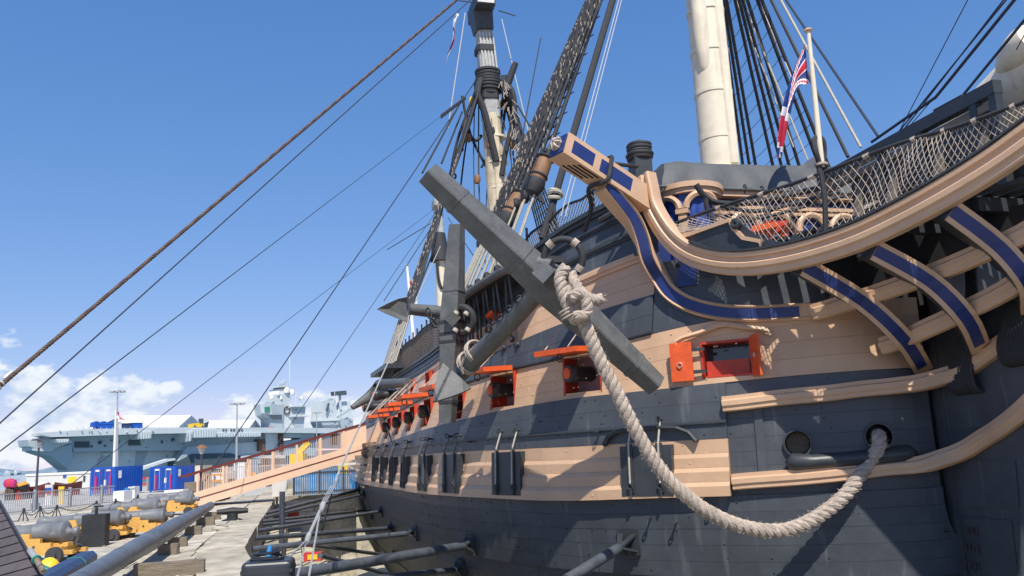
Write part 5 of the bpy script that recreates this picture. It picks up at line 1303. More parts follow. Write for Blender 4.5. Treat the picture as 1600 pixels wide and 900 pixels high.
# ------------------------------------------------------------------ the long spar on its blocks, near left
s0_, s1_ = atZ(134, 904, .40), atZ(329, 790, .40)
sd = (s1_-s0_).normalized(); sL = (s1_-s0_).length
spar = thing('long_spar', s0_, 'very long weathered grey spar lying on timber blocks along the quay', 'spar')
mk('shaft', MB().tube([s0_-sd*2.5, s0_, s0_+sd*sL*.34, s0_+sd*sL*.42, s0_+sd*sL], [.12, .135, .185, .187, .125], 28), SPARM, spar, True)
for f in (.12, .275, .5, .75, .97): mk('spar_band', MB().tube([s0_+sd*(sL*f), s0_+sd*(sL*f+.09)], lerp(f, [0, .34, .42, 1], [.135, .185, .187, .125])+.005, 28), SPARM, spar, True)
sx = sd.cross(UP)
for i, (f, w, h, dd_) in enumerate(((.16, .75, .22, .24), (.36, .1, .2, .22), (.44, .1, .2, .22), (.62, .1, .2, .26), (.8, .2, .22, .3), (.93, .2, .24, .3))):
    c = s0_+sd*(sL*f)+sx*(.62 if i == 0 else .16); c.z = h/2+.02
    tb = mk('timber_block', MB().box(c, w/2+.14, dd_/2, h/2, sx, sd, UP), BLOCKW, None)
    tag(tb, ('long weathered timber baulk under the spar nearest the front' , 'squat square timber block under the spar, second from front', 'squat timber block under the spar, third from the front', 'small timber block under the middle of the grey spar', 'timber block under the far part of the spar', 'timber block under the far tip of the spar')[i], 'timber block', 'timber blocks under the grey spar')
s2 = thing('short_spar', atY(350, 770, 39), 'pale grey spar end lying beyond the lamp post behind the gangway', 'spar')
mk('shaft', MB().tube([atY(322, 775, 39), atY(352, 770, 41)], [.28, .36], 16), CANN, s2, True)
# near left: planked hut side, striped pole, blue box beam, black post, cabinet
w0, w1 = atY(-30, 740, 11.2), atY(66, 912, 9.6)
hut = thing('planked_ramp', atY(20, 900, 10.2), 'dark boarded sloping side filling the lower left corner', 'boarding')
def ramp(u, v):                      # v along the sloping top edge, u towards the left
    e = w0+(w1-w0)*v; return e+V((-2.4*u, .35*u, -.10*u-.55*u))
for k in range(15):
    v0, v1 = k/15+.004, (k+1)/15-.004
    sl = .42
    P_ = [w0+(w1-w0)*v0, w0+(w1-w0)*v1]
    dn_ = V((-1, .10, -.22)).normalized()
    q = [P_[0], P_[1], P_[1]+dn_*3, P_[0]+dn_*3]
    mk('plank', MB().prism(q, V((-.02, .09, -.03))), DECKW, hut)
mk('edge_board', MB().beam(w0+V((.0, .06, 0)), w1+V((.0, .06, 0)), .025, .03), POSTK, hut)
pole = thing('leaning_pole', atY(66, 893, 9.9), 'short grey pole tied with green cord leaning against the dark boards', 'pole')
mk('tube', MB().tube([atY(47, 860, 9.95), atY(57, 874, 9.8)], .036, 10), STEEL, pole, True); mk('tube', MB().tube([atY(57, 874, 9.8), atY(68, 894, 9.6)], .033, 10), BLOCKW, pole, True)
mk('cord', MB().torus(atY(57, 874, 9.8), atY(68, 894, 9.6)-atY(47, 860, 9.95), .045, .012, 12, 5), GREENR, pole, True)
bb_ = thing('blue_box_beam', atZ(100, 900, .3), 'dark blue painted box beam lying left of the long spar', 'beam')
q0, q1 = atZ(52, 925, .17), atZ(136, 876, .17)
mk('beam', MB().beam(q0, q1, .32, .32, UP, ch=.07), DBLUE, bb_)
mk('cord', MB().beam(q0+(q1-q0)*.70, q0+(q1-q0)*.705, .34, .34, UP, ch=.075), GREENR, bb_)
yb = thing('yellow_bollard_cover', atZ(75, 895, 0), 'bright yellow dome shaped cover beside the dark boards', 'cover')
mk('dome', MB().lathe(atZ(76, 893, 0), UP, [(0, 0), (.19, 0), (.18, .09), (.13, .18), (.06, .23), (0, .24)], 16), PAINTY, yb, True)
mk('strap', MB().torus(atZ(80, 892, .16), V((.5, .3, 1)), .22, .03, 18, 6), GREENR, yb, True)
bp0 = atZ(148, 856, 0)
bpt = thing('square_post', bp0, 'weathered black square timber post with iron pin on top', 'post')
mk('body', MB().box(bp0+UP*.36, .245, .22, .37, V((.97, .22, 0)), V((-.22, .97, 0))), BOLLK, bpt)
mk('pin', MB().tube([bp0+UP*.72, bp0+UP*.88], .035, 8).tube([bp0+UP*.9-V((.06, 0, 0)), bp0+UP*.9+V((.14, .02, 0))], .018, 6), BOLLK, bpt)
cb0 = atY(420, 905, 8.4); cb0.z = 0
cbx = thing('dockside_cabinet', cb0, 'glossy black cabinet with a coiled cable on its lid at the dock edge', 'cabinet')
Xc, Yc = V((.985, .17, 0)), V((-.17, .985, 0))
ct_ = atY(421, 876, 8.3).z
import bmesh as _bm
cbm = MB().box(V((cb0.x, cb0.y, ct_/2-.0)), .235, .20, ct_/2-.0, Xc, Yc)
co = mk('body', cbm, CABK, cbx); md = co.modifiers.new('bevel', 'BEVEL'); md.width = .045; md.segments = 4
mk('lid_rim', MB().box(V((cb0.x, cb0.y, ct_-.09)), .238, .203, .018, Xc, Yc), CABK, cbx)
cc = MB()
for k in range(5): cc.torus(V((cb0.x-.02+.02*math.sin(k*2), cb0.y, ct_+.008+.016*k)), V((.08*math.sin(k), .1*math.cos(k*2), 1)), .15-.010*k, .011, 26, 6)
mk('cable_coil', cc, CABK, cbx, True)
mk('blue_plug', MB().tube([V((cb0.x, cb0.y-.02, ct_+.02)), V((cb0.x+.01, cb0.y, ct_+.13))], [.035, .02], 10), BLUEF, cbx, True)
mk('emblem', MB().torus(V((cb0.x, cb0.y, 0))-Yc*.203+UP*(ct_-.20)+Xc*.02, Yc, .05, .006, 20, 5), POSTK, cbx)
for i, (x, y, lb) in enumerate(((363, 815, 'low black mooring cleat on the dock edge stones'),)):
    p = atZ(x, y, 0); o = thing('mooring_cleat', p, lb, 'cleat')
    mk('base', MB().lathe(p, UP, [(0, 0), (.34, 0), (.30, .06), (.16, .1), (.15, .26), (0, .26)], 14), BOLLK, o, True)
    mk('horns', MB().tube([p+UP*.3-AX*.0-SX*.45, p+UP*.31, p+UP*.3+SX*.45], [.07, .11, .07], 8), BOLLK, o, True)
p = atZ(490, 876, -.75); fe_ = thing('red_floodlight', p, 'small red and orange box on the dock step beside the cabinet', 'box')
mk('body', MB().box(p+UP*.1, .22, .12, .10), PAINTR, fe_); mk('lens', MB().box(p+UP*.1+V((0, -.125, 0)), .12, .01, .06), PAINTY, fe_)
tp_ = thing('dock_post', atY(441, 880, 27), 'thin dark vertical pipe rising from the dock steps', 'post')
mk('pipe', MB().tube([atY(440, 850, 26.5), atY(441, 768, 26.5)], .09, 8), POSTK, tp_)
# ------------------------------------------------------------------ cannons on carriages
def make_cannon():
    r = thing('cannon', (0, 0, 0), 'x', 'cannon', 'cannons on ochre carriages along the quay')
    ax = V((1, 0, -.02)); o = V((0, 0, .74))
    mk('barrel', MB().lathe(o, ax, [(0, -.02), (.20, 0), (.265, .05), (.27, .12), (.245, .16), (.245, .75), (.262, .78), (.262, .84), (.225, .88), (.215, 1.5), (.232, 1.53), (.225, 1.58), (.195, 1.62), (.165, 2.5), (.19, 2.55), (.215, 2.68), (.20, 2.78), (.12, 2.80), (.11, 2.5), (0, 2.5)], 24), CANN, r, True)
    mk('cascabel', MB().lathe(o, -ax, [(0, -.05), (.15, -.02), (.09, .05), (.065, .09), (.10, .14), (.12, .2), (.09, .27), (0, .29)], 16), CANN, r, True)
    mk('trunnion', MB().tube([V((1.22, -.42, .68)), V((1.22, .42, .68))], .09, 14), CANN, r, True)
    prof = [(-.35, .22), (1.55, .22), (1.60, .36), (1.60, .74), (1.38, .74), (1.35, .66), (1.10, .66), (1.06, .74), (.78, .74), (.78, .62), (.50, .62), (.50, .51), (.22, .51), (.22, .41), (-.06, .41), (-.06, .32), (-.35, .32)]
    for s in (-1, 1):
        ck = mk('carriage_cheek', MB().prism([V((x, s*.30-.05, z)) for x, z in prof], V((0, .11, 0))), YEL, r)
        for x, z in ((.1, .3), (.66, .42), (1.2, .42)): mk('bolt', MB().lathe(V((x, s*.30+(.06 if s > 0 else -.05), z)), V((0, s, 0)), [(0, 0), (.035, 0), (.03, .02), (0, .022)], 8), WHEEL, ck)
        for x, R_ in ((.05, .21), (1.35, .235)):
            mk('truck', MB().lathe(V((x, s*.41, R_)), V((0, s, 0)), [(0, 0), (R_, 0), (R_, .12), (.1, .12), (.1, .19), (0, .19)], 20), WHEEL, r, 35)
    for x, R_ in ((.05, .21), (1.35, .235)): mk('axletree', MB().box(V((x, 0, R_+.03)), .09, .42, .07), YEL, r)
    mk('bed', MB().box(V((.55, 0, .34)), .6, .24, .05), YEL, r); mk('quoin', MB().box(V((.12, 0, .44)), .2, .12, .05), YEL, r)
    return r
proto = make_cannon()
CN = [(104, 878, .80, 3.1, 'nearest cannon, partly behind the dark boarded ramp', .76), (190, 845, .3, 3.1, 'cannon directly behind the black square post', .74), (258, 838, .3, 3.3, 'cannon whose carriage is hidden by the long spar', .7),
      (248, 818, .3, 3.1, 'cannon in the middle of the row with the paler barrel', .74), (302, 805, .3, 3.1, 'cannon nearest the lamp post', .74), (303, 793, .3, 3.1, 'faint far cannon behind the lamp post', .7)]
for i, (x, y, dx, ang, lb, scl) in enumerate(CN):
    o = proto if i == 0 else dup(proto)
    p = atZ(x, y, 0); o.location = p; o.rotation_euler = (0, 0, ang); o.scale = (scl,)*3; o['label'] = lb; WL[o] = p
# card holder in front of the first cannon
cp_ = atZ(75, 878, 0); sg = thing('information_stand', cp_, 'small dark green information panel on thin legs before the nearest cannon', 'sign')
mk('panel', MB().box(cp_+UP*.36, .20, .015, .09, V((1, 0, 0)), V((0, .8, .6)), V((0, -.6, .8))), PAINTG, sg)
for s in (-.18, .18): mk('leg', MB().tube([cp_+V((s, 0, 0)), cp_+V((s, 0, .34))], .012, 6), BLACK, sg)
# grey railing, chain posts
f0, f1 = atZ(12, 805, 0), atZ(178, 787, 0); fd_ = (f1-f0); fl_ = fd_.length; fd_.normalize()
rf = thing('metal_railing', f0, 'grey metal railing with close upright bars across the quay at left', 'railing')
def rz(s): return f0+fd_*s
for z in (.10, .88): mk('rail', MB().beam(rz(-3)+UP*z, rz(fl_)+UP*z, .05, .05), GALV, rf)
s = -3; k = 0
while s < fl_:
    if k % 18 == 0: mk('post', MB().beam(rz(s), rz(s)+UP*.98, .09, .09, fd_), GALV, rf)
    else: mk('bar', MB().beam(rz(s)+UP*.10, rz(s)+UP*.88, .026, .026, fd_), GALV, rf)
    s += .125; k += 1
for i, (x, y) in enumerate(((36, 815), (62, 811), (88, 809), (150, 801), (180, 797), (215, 789))):
    p = atZ(x, y, 0); c = thing('chain_post', p, 'small black tripod stanchion before the grey railing, %s from the left' % ('first', 'second', 'third', 'fourth', 'fifth', 'sixth')[i], 'post', 'chain barrier posts before the railing')
    for q in (0, 2.1, 4.2): mk('leg', MB().tube([p+V((.2*math.cos(q), .2*math.sin(q), 0)), p+UP*.42], .022, 6), BLACK, c)
    mk('cap', MB().lathe(p+UP*.40, UP, [(0, 0), (.05, 0), (.05, .06), (0, .09)], 8), BLACK, c)
    if i:
        ch_ = chain([pp+(p-pp)*(j/8)+UP*(.40-.22*math.sin(math.pi*j/8)) for j in range(9)], .03, 0, None, BLACK); tag(ch_, 'drooping barrier chain before the grey railing, %s span from the left' % ('x', 'first', 'second', 'third', 'fourth', 'fifth')[i], 'chain', 'chains of the barrier before the railing')
    pp = p
# ------------------------------------------------------------------ lamp posts, light masts and flagpole
def lamp_post(x, yb, yt, Y, lab, lantern):
    p = atY(x[0], yb, Y); q = atY(x[1], yt, Y); p = V((p.x, Y, 0)); q = V((p.x+(0), Y, q.z))
    o = thing('lamp_post', p, lab, 'lamp post')
    h = q.z
    mk('post', MB().lathe(p, UP, [(0, 0), (.18, 0), (.18, .3), (.11, .4), (.085, 1.0), (.06, 1.1), (.045, h*.8), (.045, h*.84), (0, h*.84)], 12), POSTK, o, True)
    if lantern:
        mk('lantern', MB().lathe(p+UP*h*.84, UP, [(0, 0), (.08, 0), (.17, h*.10), (0, h*.10)], 6), OFFW, o)
        mk('lantern_cap', MB().lathe(p+UP*h*.94, UP, [(0, 0), (.26, 0), (.12, h*.04), (.03, h*.055), (0, h*.06)], 10), WOODB, o, True)
    else:
        mk('lamp_bowl', MB().lathe(p+UP*h*.84, UP, [(0, 0), (.08, 0), (.12, h*.08), (.07, h*.10), (0, h*.10)], 10), OFFW, o, True)
        mk('lamp_hood', MB().lathe(p+UP*h*.94, UP, [(0, 0), (.36, .02), (.30, .08), (0, .12)], 14), POSTK, o, True)
lamp_post((56, 62), 775, 682, 40, 'dark lamp post with flat round hood in front of the grey carrier stern', False)
lamp_post((313, 316), 795, 694, 35.5, 'old style lamp post with brown capped lantern near the gangway foot', True)
def light_mast(x, yt, Y, lab):
    p = atY(x[0], 760, Y); p.z = 0; q = atY(x[1], yt, Y)
    o = thing('light_mast', p, lab, 'light mast')
    mk('mast', MB().tube([p, q], [.13, .07], 8), GALV, o, True)
    for k in range(6):
        c = q+V((math.cos(k*1.05)*.6, math.sin(k*1.05)*.5, 0)); mk('floodlight', MB().box(c, .17, .12, .08), GALV, o); mk('arm', MB().tube([q, c], .05, 5), GALV, o)
light_mast((183, 183.5), 612, 84, 'tall slim floodlight mast rising behind the white ensign at far left')
light_mast((369, 370.5), 631, 84, 'tall floodlight mast with ring of lamps between white tents and grey islands')
light_mast((494.5, 495), 645, 140, 'far thin floodlight mast between the two grey islands')
fp = atY(177, 770, 66); fp.z = 0; ft = atY(181, 640, 66)
fpo = thing('flagpole', fp, 'white flagpole behind the blue containers', 'flagpole'); mk('pole', MB().tube([fp, ft], [.15, .06], 10), WHITE, fpo, True)
fe2 = thing('white_ensign', ft, 'small white ensign on the flagpole behind the blue containers', 'flag')
cloth(fe2, lambda u, v: ft+V((.1+.55*u+.06*math.sin(u*7), .06*math.sin(u*8+v*3), -.15-.5*v-.45*u)), ensign, 16, 10)
# ------------------------------------------------------------------ containers and clutter on the quay
def container(x0, x1, xm, yb, yt, Y, lab, doors):
    # corner box: door end from x0 to xm, side from xm to x1
    p = atY(x0, yb, Y); p.z = 0; h = atY(x0, yt, Y).z
    q = atY(xm, yb, Y-.4); w_ = (V((q.x, q.y, 0))-p); wl = w_.length; ex = w_.normalized(); 
    r_ = atY(x1, yb, Y+2.2); ey = (V((r_.x, r_.y, 0))-V((q.x, q.y, 0))); L_ = ey.length*1.0; ey = ey.normalized(); ey = (ey-ex*ey.dot(ex)*.0).normalized()
    o = thing('shipping_container', p, lab, 'container')
    a_, b_, c_, d_ = p, p+ex*wl, p+ex*wl+ey*L_, p+ey*L_
    mk('body', MB().prism([a_+UP*.1, b_+UP*.1, c_+UP*.1, d_+UP*.1], UP*(h-.1)), CONT, o)
    nx = ex.cross(UP); nx = nx if nx.y < 0 else -nx; ny = ey.cross(UP); ny = ny if ny.x > 0 else -ny; ny = ny if ny.y < 0 else -ny
    k = .12
    while k < L_-.1:
        mk('corrugation', MB().box(b_+ey*k+UP*(h/2)+ny*.012, .05, .02, h/2-.16, ey, ny), CONT, o); k += .24
    mk('side_label', MB().box(b_+ey*.35+UP*h*.72+ny*.04, .14, .01, .25, ey, ny), WHITE, o)
    k = .2
    for f in (.5,): mk('door_seam', MB().box(a_+ex*wl*f+UP*h*.5+nx*.012, .02, .012, h/2-.12, ex, nx), DBLUE, o)
    for f in (.2, .38, .62, .80): mk('lock_rod', MB().tube([a_+ex*wl*f+UP*.2+nx*.04, a_+ex*wl*f+UP*(h-.15)+nx*.04], .022, 6), GALV if doors else MAGEN, o)
    for f, z, ww, hh in ((.28, .88, .16, .035), (.72, .88, .18, .03), (.6, .45, .08, .10)): mk('white_marking', MB().box(a_+ex*wl*f+UP*h*z+nx*.03, ww*wl*.5, .01, hh*h, ex, nx), WHITE, o)
    for f in (.06, .94): mk('corner_post', MB().box(a_+ex*wl*f+UP*h/2+nx*.015, .07, .02, h/2, ex, nx), CONT, o)
    for f in (.25, .8): mk('magenta_bar', MB().box(a_+ex*wl*f+UP*h*.38+nx*.06, .06, .02, h*.3, ex, nx), MAGEN, o)
container(140, 222, 180, 768, 731, 58, 'blue shipping container at the left with a magenta barred door end', False)
container(233, 304, 275, 768, 730, 60, 'blue shipping container at the right with white marked double doors', True)
def bx(name, x0, x1, y0, y1, Y, mt, lab, cat, dep=1.5, grp=None, parts=()):
    p0, p1 = atY(x0, y1, Y), atY(x1, y0, Y); o = thing(name, V(((p0.x+p1.x)/2, Y, min(p0.z, 0))), lab, cat, grp)
    z0 = min(0, p0.z) if p0.z < .8 else p0.z
    mk('body', MB().box(V(((p0.x+p1.x)/2, Y+dep/2, (z0+p1.z)/2)), (p1.x-p0.x)/2, dep/2, (p1.z-z0)/2), mt, o)
    for nm, fx0, fx1, fz0, fz1, m_ in parts:
        X = lambda f: p0.x+(p1.x-p0.x)*f; Z = lambda f: z0+(p1.z-z0)*f
        mk(nm, MB().box(V(((X(fx0)+X(fx1))/2, Y-.03, (Z(fz0)+Z(fz1))/2)), (X(fx1)-X(fx0))/2, .04, (Z(fz1)-Z(fz0))/2), m_, o)
    return o
bx('quayside_shed', 40, 141, 737, 766, 74, OFFW, 'long low white shed with flat roof left of the blue containers', 'shed', 6, None, (('roof', -.01, 1.01, .92, 1.03, WHITE), ('yellow_sign', .66, .79, .45, .78, PAINTY), ('window', .90, .93, .5, .8, GLASSD), ('blue_board', .58, .63, .75, .88, CONT)))
bx('white_box', 176, 194, 767, 786, 47, WHITE, 'white box by the end of the railing', 'box', 1)
bx('blue_bin', 194, 203, 762, 775, 50, BLUEF, 'small blue bin beside the white box', 'bin', .6)
bx('white_bin', 202, 211, 760, 774, 50, WHITE, 'white bin right of the small blue bin', 'bin', .6, None, (('lid', -.2, 1.1, .86, 1.0, OFFW),))
bx('notice_board', 70, 82, 757, 767, 46, OFFW, 'white notice board with blue and red bands by the railing', 'notice board', .1, None, (('blue_band', .1, .9, .66, .84, CONT), ('red_band', .3, .9, .55, .62, PAINTR)))
bx('yellow_notice', 91, 100, 760, 766, 46, PAINTY, 'small yellow notice right of the white notice board', 'notice board', .1)
bx('white_container', 365, 383, 722, 745, 84, WHITE, 'white storage box below the tall floodlight mast', 'box', 4, None, (('seam', .48, .52, .05, .95, OFFW),))
bx('cream_kiosk', 304, 316, 727, 748, 62, mat('cream_panel', (.65, .60, .45), .6), 'narrow cream kiosk at the right end of the blue containers', 'kiosk', 2, None, (('door', .2, .6, .05, .7, OFFW),))
bx('picnic_table', 256, 286, 765, 778, 44, WHITE, 'white slanted table in front of the right blue container', 'table', .8, None, (('leg', .2, .3, -.1, .4, WHITE), ('leg', .75, .85, -.1, .4, OFFW)))
bx('yellow_drum', 359, 364, 736, 744, 82, PAINTY, 'yellow drum beside white storage box', 'drum', .5)
bx('red_drum', 353, 358, 738, 744, 82, PAINTR, 'red drum left of the yellow drum', 'drum', .5)
bx('brown_board', 288, 306, 753, 762, 50, BLOCKW, 'brown panel leaning before the right container', 'board', .2)
bx('grey_cabin', 412, 428, 752, 765, 60, OFFW, 'pale cabin seen through the gangway bars', 'cabin', 3, None, (('window', .2, .8, .45, .8, GLASSD),))
def boat(x0, x1, y, Y, mt, lab, cover):
    p, q = atY(x0, y, Y), atY(x1, y, Y); L_ = (q-p).length; c = V(((p.x+q.x)/2, Y, 0)); o = thing('small_boat', c, lab, 'boat', 'small boats stored on the quay')
    def f(u, v):
        s = math.sin(math.pi*min(1, .08+u*.92))**.6; w_ = .95*s; th = math.pi*(v-.5)
        return V((c.x-L_/2+L_*u, Y+w_*math.sin(th)*1.0, .30+.5*(1-math.cos(th)*1.0)+.2*(u-.5)**2*4))
    mk('boat_hull', MB().grid(f, 14, 8), mt, o, 'all')
    def g(u, v):
        s = math.sin(math.pi*min(1, .08+u*.92))**.6; th = math.pi*(v-.5)
        return V((c.x-L_/2+L_*u, Y+.95*s*math.sin(th), max(.79, .78+.50*(1-abs(v-.5)*2)*s*(.8+.2*math.sin(u*9)))+.2*(u-.5)**2*4))
    if cover: mk('boat_cover', MB().grid(g, 14, 8), cover, o, 'all')
    for u in (.25, .75): mk('cradle', MB().box(V((c.x-L_/2+L_*u, Y, .3)), .08, .7, .3), PAINTR, o)
boat(14, 44, 762, 58, GUNM, 'dark boat under an orange cover at far left', PAINTO)
boat(80, 128, 762, 62, mat('boat_maroon', (.11, .03, .03), .5), 'maroon open boat left of the containers behind the railing', None)
boat(44, 76, 764, 60, mat('boat_red', (.22, .04, .035), .5), 'red boat under a pale cover beside the orange covered one', OFFW)
bu = thing('buoy_heap', atY(18, 752, 56), 'heap of pink and red buoys at the far left', 'buoys')
for k, (x, y, m_) in enumerate(((12, 755, MAGEN), (16, 754, PAINTR), (20, 755, MAGEN))):
    c = atY(x, y, 57); mk('buoy', MB().lathe(c-UP*.4, UP, [(0, .1), (.2, .15), (.28, .4), (.2, .62), (0, .68)], 12), m_, bu, True)
    mk('buoy_prop', MB().box(V((c.x, c.y, (c.z-.4)/2)), .1, .1, max(.1, (c.z-.4)/2)), RUST, bu)
def car(x, y, Y, mt, lab):
    c = atY(x, y, Y); c.z = 0; o = thing('parked_car', c, lab, 'car')
    mk('body', MB().box(c+UP*.62, .85, 1.9, .28).prism([c+V((-.72, -1.0, .9)), c+V((.72, -1.0, .9)), c+V((.72, 1.4, .9)), c+V((-.72, 1.4, .9))], UP*.5), mt, o)
    mk('rear_window', MB().box(c+V((0, -1.02, 1.15)), .6, .02, .17), GLASSD, o)
    for s in (-.7, .7):
        mk('tail_light', MB().box(c+V((s, -1.92, .72)), .1, .02, .1), PAINTR, o)
        for yy in (-1.2, 1.2): mk('wheel', MB().tube([c+V((s-.12, yy, .32)), c+V((s+.12, yy, .32))], .32, 12), GUNM, o)
car(457, 741, 88, WHITE, 'small white car seen through the gangway bars')
car(345, 741, 80, WHITE, 'white vehicle parked right of the lamp post')
# more rails and props giving the quay its clutter
for i, (x0, x1, y, Y, mt, nm, lb) in enumerate(((318, 352, 745, 64, PAINTO, 'orange_barrier', 'orange site barrier right of the lamp post'), (205, 232, 748, 64, PAINTR, 'red_barrier', 'red site barrier between the two blue containers'), (385, 400, 752, 60, PAINTO, 'orange_barrier', 'orange site barrier behind the gangway handrail'))):
    p, q = atY(x0, y, Y), atY(x1, y, Y); o = thing(nm, V((p.x, Y, 0)), lb, 'barrier')
    for z in (.5, .95): mk('rail', MB().beam(V((p.x, Y, z)), V((q.x, Y, z)), .04, .16), mt, o)
    for f in (0, .5, 1): mk('leg', MB().box(V((p.x+(q.x-p.x)*f, Y, .5)), .04, .2, .5), GALV, o)
wf = thing('welded_fence', V((-22, 66, 0)), 'grey bar fence behind the gangway foot', 'fence')
for k in range(80):
    mk('bar', MB().box(V((-25+k*.16, 64, .75)), .02, .02, .75), GALV, wf)
for z in (.2, 1.45): mk('rail', MB().box(V((-18.6, 64, z)), 6.4, .03, .03), GALV, wf)
# ------------------------------------------------------------------ the grey aircraft carrier across the water
cv_ = thing('aircraft_carrier', atY(110, 735, 358), 'huge pale grey aircraft carrier with two islands moored across the harbour', 'aircraft carrier')
CP0, CP1 = atY(50, 700, 350), atY(450, 690, 460); CP0 = V((CP0.x, CP0.y, 0)); CP1 = V((CP1.x, CP1.y, 0))
cd_ = (CP1-CP0).normalized(); cn_ = V((cd_.y, -cd_.x, 0)); cn_ = cn_ if cn_.y < 0 else -cn_       # towards the camera
def cpt(x, y, o=0): return onW(x, y, CP0+cn_*o, CP1+cn_*o)
def slab(nm, poly, o, dep, mt, par=None): return mk(nm, MB().prism([cpt(x, y, o) for x, y in poly], -cn_*min(dep, 9)), mt, par or cv_)
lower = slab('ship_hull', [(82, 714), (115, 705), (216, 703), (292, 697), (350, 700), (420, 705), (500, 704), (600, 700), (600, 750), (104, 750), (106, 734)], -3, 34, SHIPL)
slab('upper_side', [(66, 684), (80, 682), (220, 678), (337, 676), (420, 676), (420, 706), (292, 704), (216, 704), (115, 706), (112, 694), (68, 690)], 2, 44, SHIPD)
slab('painted_shade', [(214, 703), (232, 703), (213, 750), (209, 750)], -2.6, 5, SHIPD, lower)  # darker wedge laid on the hull as painted shade
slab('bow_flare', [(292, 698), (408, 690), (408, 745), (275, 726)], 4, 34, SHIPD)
slab('shaded_underside', [(276, 722), (300, 709), (360, 708), (388, 716), (388, 750), (276, 750)], 4.4, 10, SHIPK, lower)  # dark slab, shade beneath the overhang put into its colour
dk_ = slab('flight_deck', [(66, 676), (150, 670), (220, 669), (330, 668), (430, 668), (600, 670), (600, 678), (430, 676), (337, 676), (220, 678), (80, 683), (66, 680)], 9, 62, SHIPG)
slab('stern_gallery', [(44, 687), (70, 684), (112, 688), (112, 692), (86, 700), (80, 706), (51, 704), (51, 699), (46, 697)], 4, 40, SHIPG)
slab('stern_underside', [(54, 705), (80, 701), (112, 694), (114, 716), (106, 732), (82, 714)], 3, 30, SHIPD)
for k in range(8): slab('gallery_rail', [(44+k*3.4, 687-k*.4), (44.6+k*3.4, 687-k*.4), (44.6+k*3.4, 698), (44+k*3.4, 698)], 4.5, .3, SHIPG)
for x0, x1, y0, y1 in ((117, 140, 690, 699.5), (154, 159, 689, 694), (181, 187, 688, 693), (201, 219, 687, 696), (268, 273, 685, 690), (163, 166, 695, 698), (142, 145, 696, 699), (173, 176, 687, 689), (252, 255, 690, 693)):
    slab('side_opening', [(x0, y0), (x1, y0-.2), (x1, y1-.2), (x0, y1)], 2.4, 1, SHIPK)
for x0, x1, y0, y1 in ((216, 237, 674, 686), (292, 300, 675, 690), (300, 338, 670, 684), (338, 408, 676, 683), (88, 108, 686, 692)):
    s_ = slab('sponson', [(x0, y0), (x1, y0-.3), (x1-1, y1-1), (x0+2, y1)], 9.5, 10, SHIPL)
    for k in range(int((x1-x0)/4)): slab('sponson_stay', [(x0+2+k*4, y0+1), (x0+2.7+k*4, y0+1), (x0+2.7+k*4, y1-1.5), (x0+2+k*4, y1-1.5)], 9.9, .4, SHIPD, s_)
for k in range(7): slab('deck_mark', [(348+k*4.2+(4 if k > 1 else 0), 670.5), (350.5+k*4.2+(4 if k > 1 else 0), 670.5), (350.5+k*4.2+(4 if k > 1 else 0), 673.5), (348+k*4.2+(4 if k > 1 else 0), 673.5)], 9.3, .4, SHIPK)
slab('gangway_brow', [(216, 732), (262, 717), (274, 716), (274, 719), (262, 721), (222, 735)], 12, 3, SHIPL)
slab('boat_bay', [(155, 718), (164, 710), (176, 710), (184, 722), (184, 730), (152, 730)], -2.4, 2, SHIPD)
slab('bay_frame', [(160, 708), (176, 708), (177, 711), (160, 712)], -2, 2, SHIPL)
# islands
def isl(pr):
    for nm, poly, o, d_, mt in pr: slab(nm, poly, o, d_, mt)
i1 = slab('island_tower', [(437, 673), (430, 640), (430, 616), (452, 615), (459, 640), (459, 673)], -4, 16, SHIPG)
isl([('bridge_wing', [(425, 673), (424, 655), (416, 648), (413, 631), (416, 627), (432, 632), (444, 632), (441, 673)], -2, 14, SHIPD),
     ('bridge_front', [(413, 645), (412, 631), (423, 630), (425, 648)], -1, 3, SHIPG),
     ('aft_block', [(460, 673), (459, 634), (478, 633), (474, 672)], -3, 14, SHIPD),
     ('aft_platform', [(458, 633.5), (486, 633), (485, 635), (458, 635.5)], -1, 18, SHIPL), ('aft_platform', [(458, 648), (485, 649), (485, 650.5), (458, 651)], -1, 18, SHIPL),
     ('mast_house', [(435, 616), (438, 608), (456, 608), (458, 616)], -5, 10, SHIPL), ('mast_deck', [(437, 603), (452, 601), (453, 604.5), (437, 605)], -4, 12, SHIPG),
     ('mast_house', [(440, 608), (441, 604), (450, 604), (451, 608)], -6, 8, SHIPG), ('mast_sensor', [(441.5, 601), (442, 597), (446.5, 595), (446.5, 601)], -7, 4, SHIPD)])
slab('bridge_window', [(414.5, 643.5), (414, 636), (422, 635), (422, 643)], -.5, 1, GLASSG)
slab('dark_gallery', [(424, 654), (427, 648), (441, 648), (441, 655)], -.8, 1.5, SHIPK)
for x0, y0, x1, y1, r_ in ((452.5, 604, 452.5, 557, .28), (470, 633, 470, 622, .3), (462, 634, 462, 612, .2), (443.5, 601, 443.5, 593, .3)): mk('whip_mast', MB().tube([cpt(x0, y0, -8), cpt(x1, y1, -8)], r_, 6), SHIPL, cv_)
for x, y, R_ in ((424.5, 621, 1.3), (471, 622, 1.2), (434, 615, 1.2), (456, 613, 1.8), (448, 610, 1.8), (439, 622, .9)): 
    c = cpt(x, y, -4); mk('radar_dome', MB().lathe(c-UP*R_, UP, [(0, 0), (R_*.8, .2*R_), (R_, R_), (R_*.75, R_*1.7), (0, R_*2)], 12), WHITE, cv_, True)
mk('ship_crest', MB().torus(cpt(448.5, 641, -3.5), cn_, 2.0, .35, 18, 6), RUST, cv_)
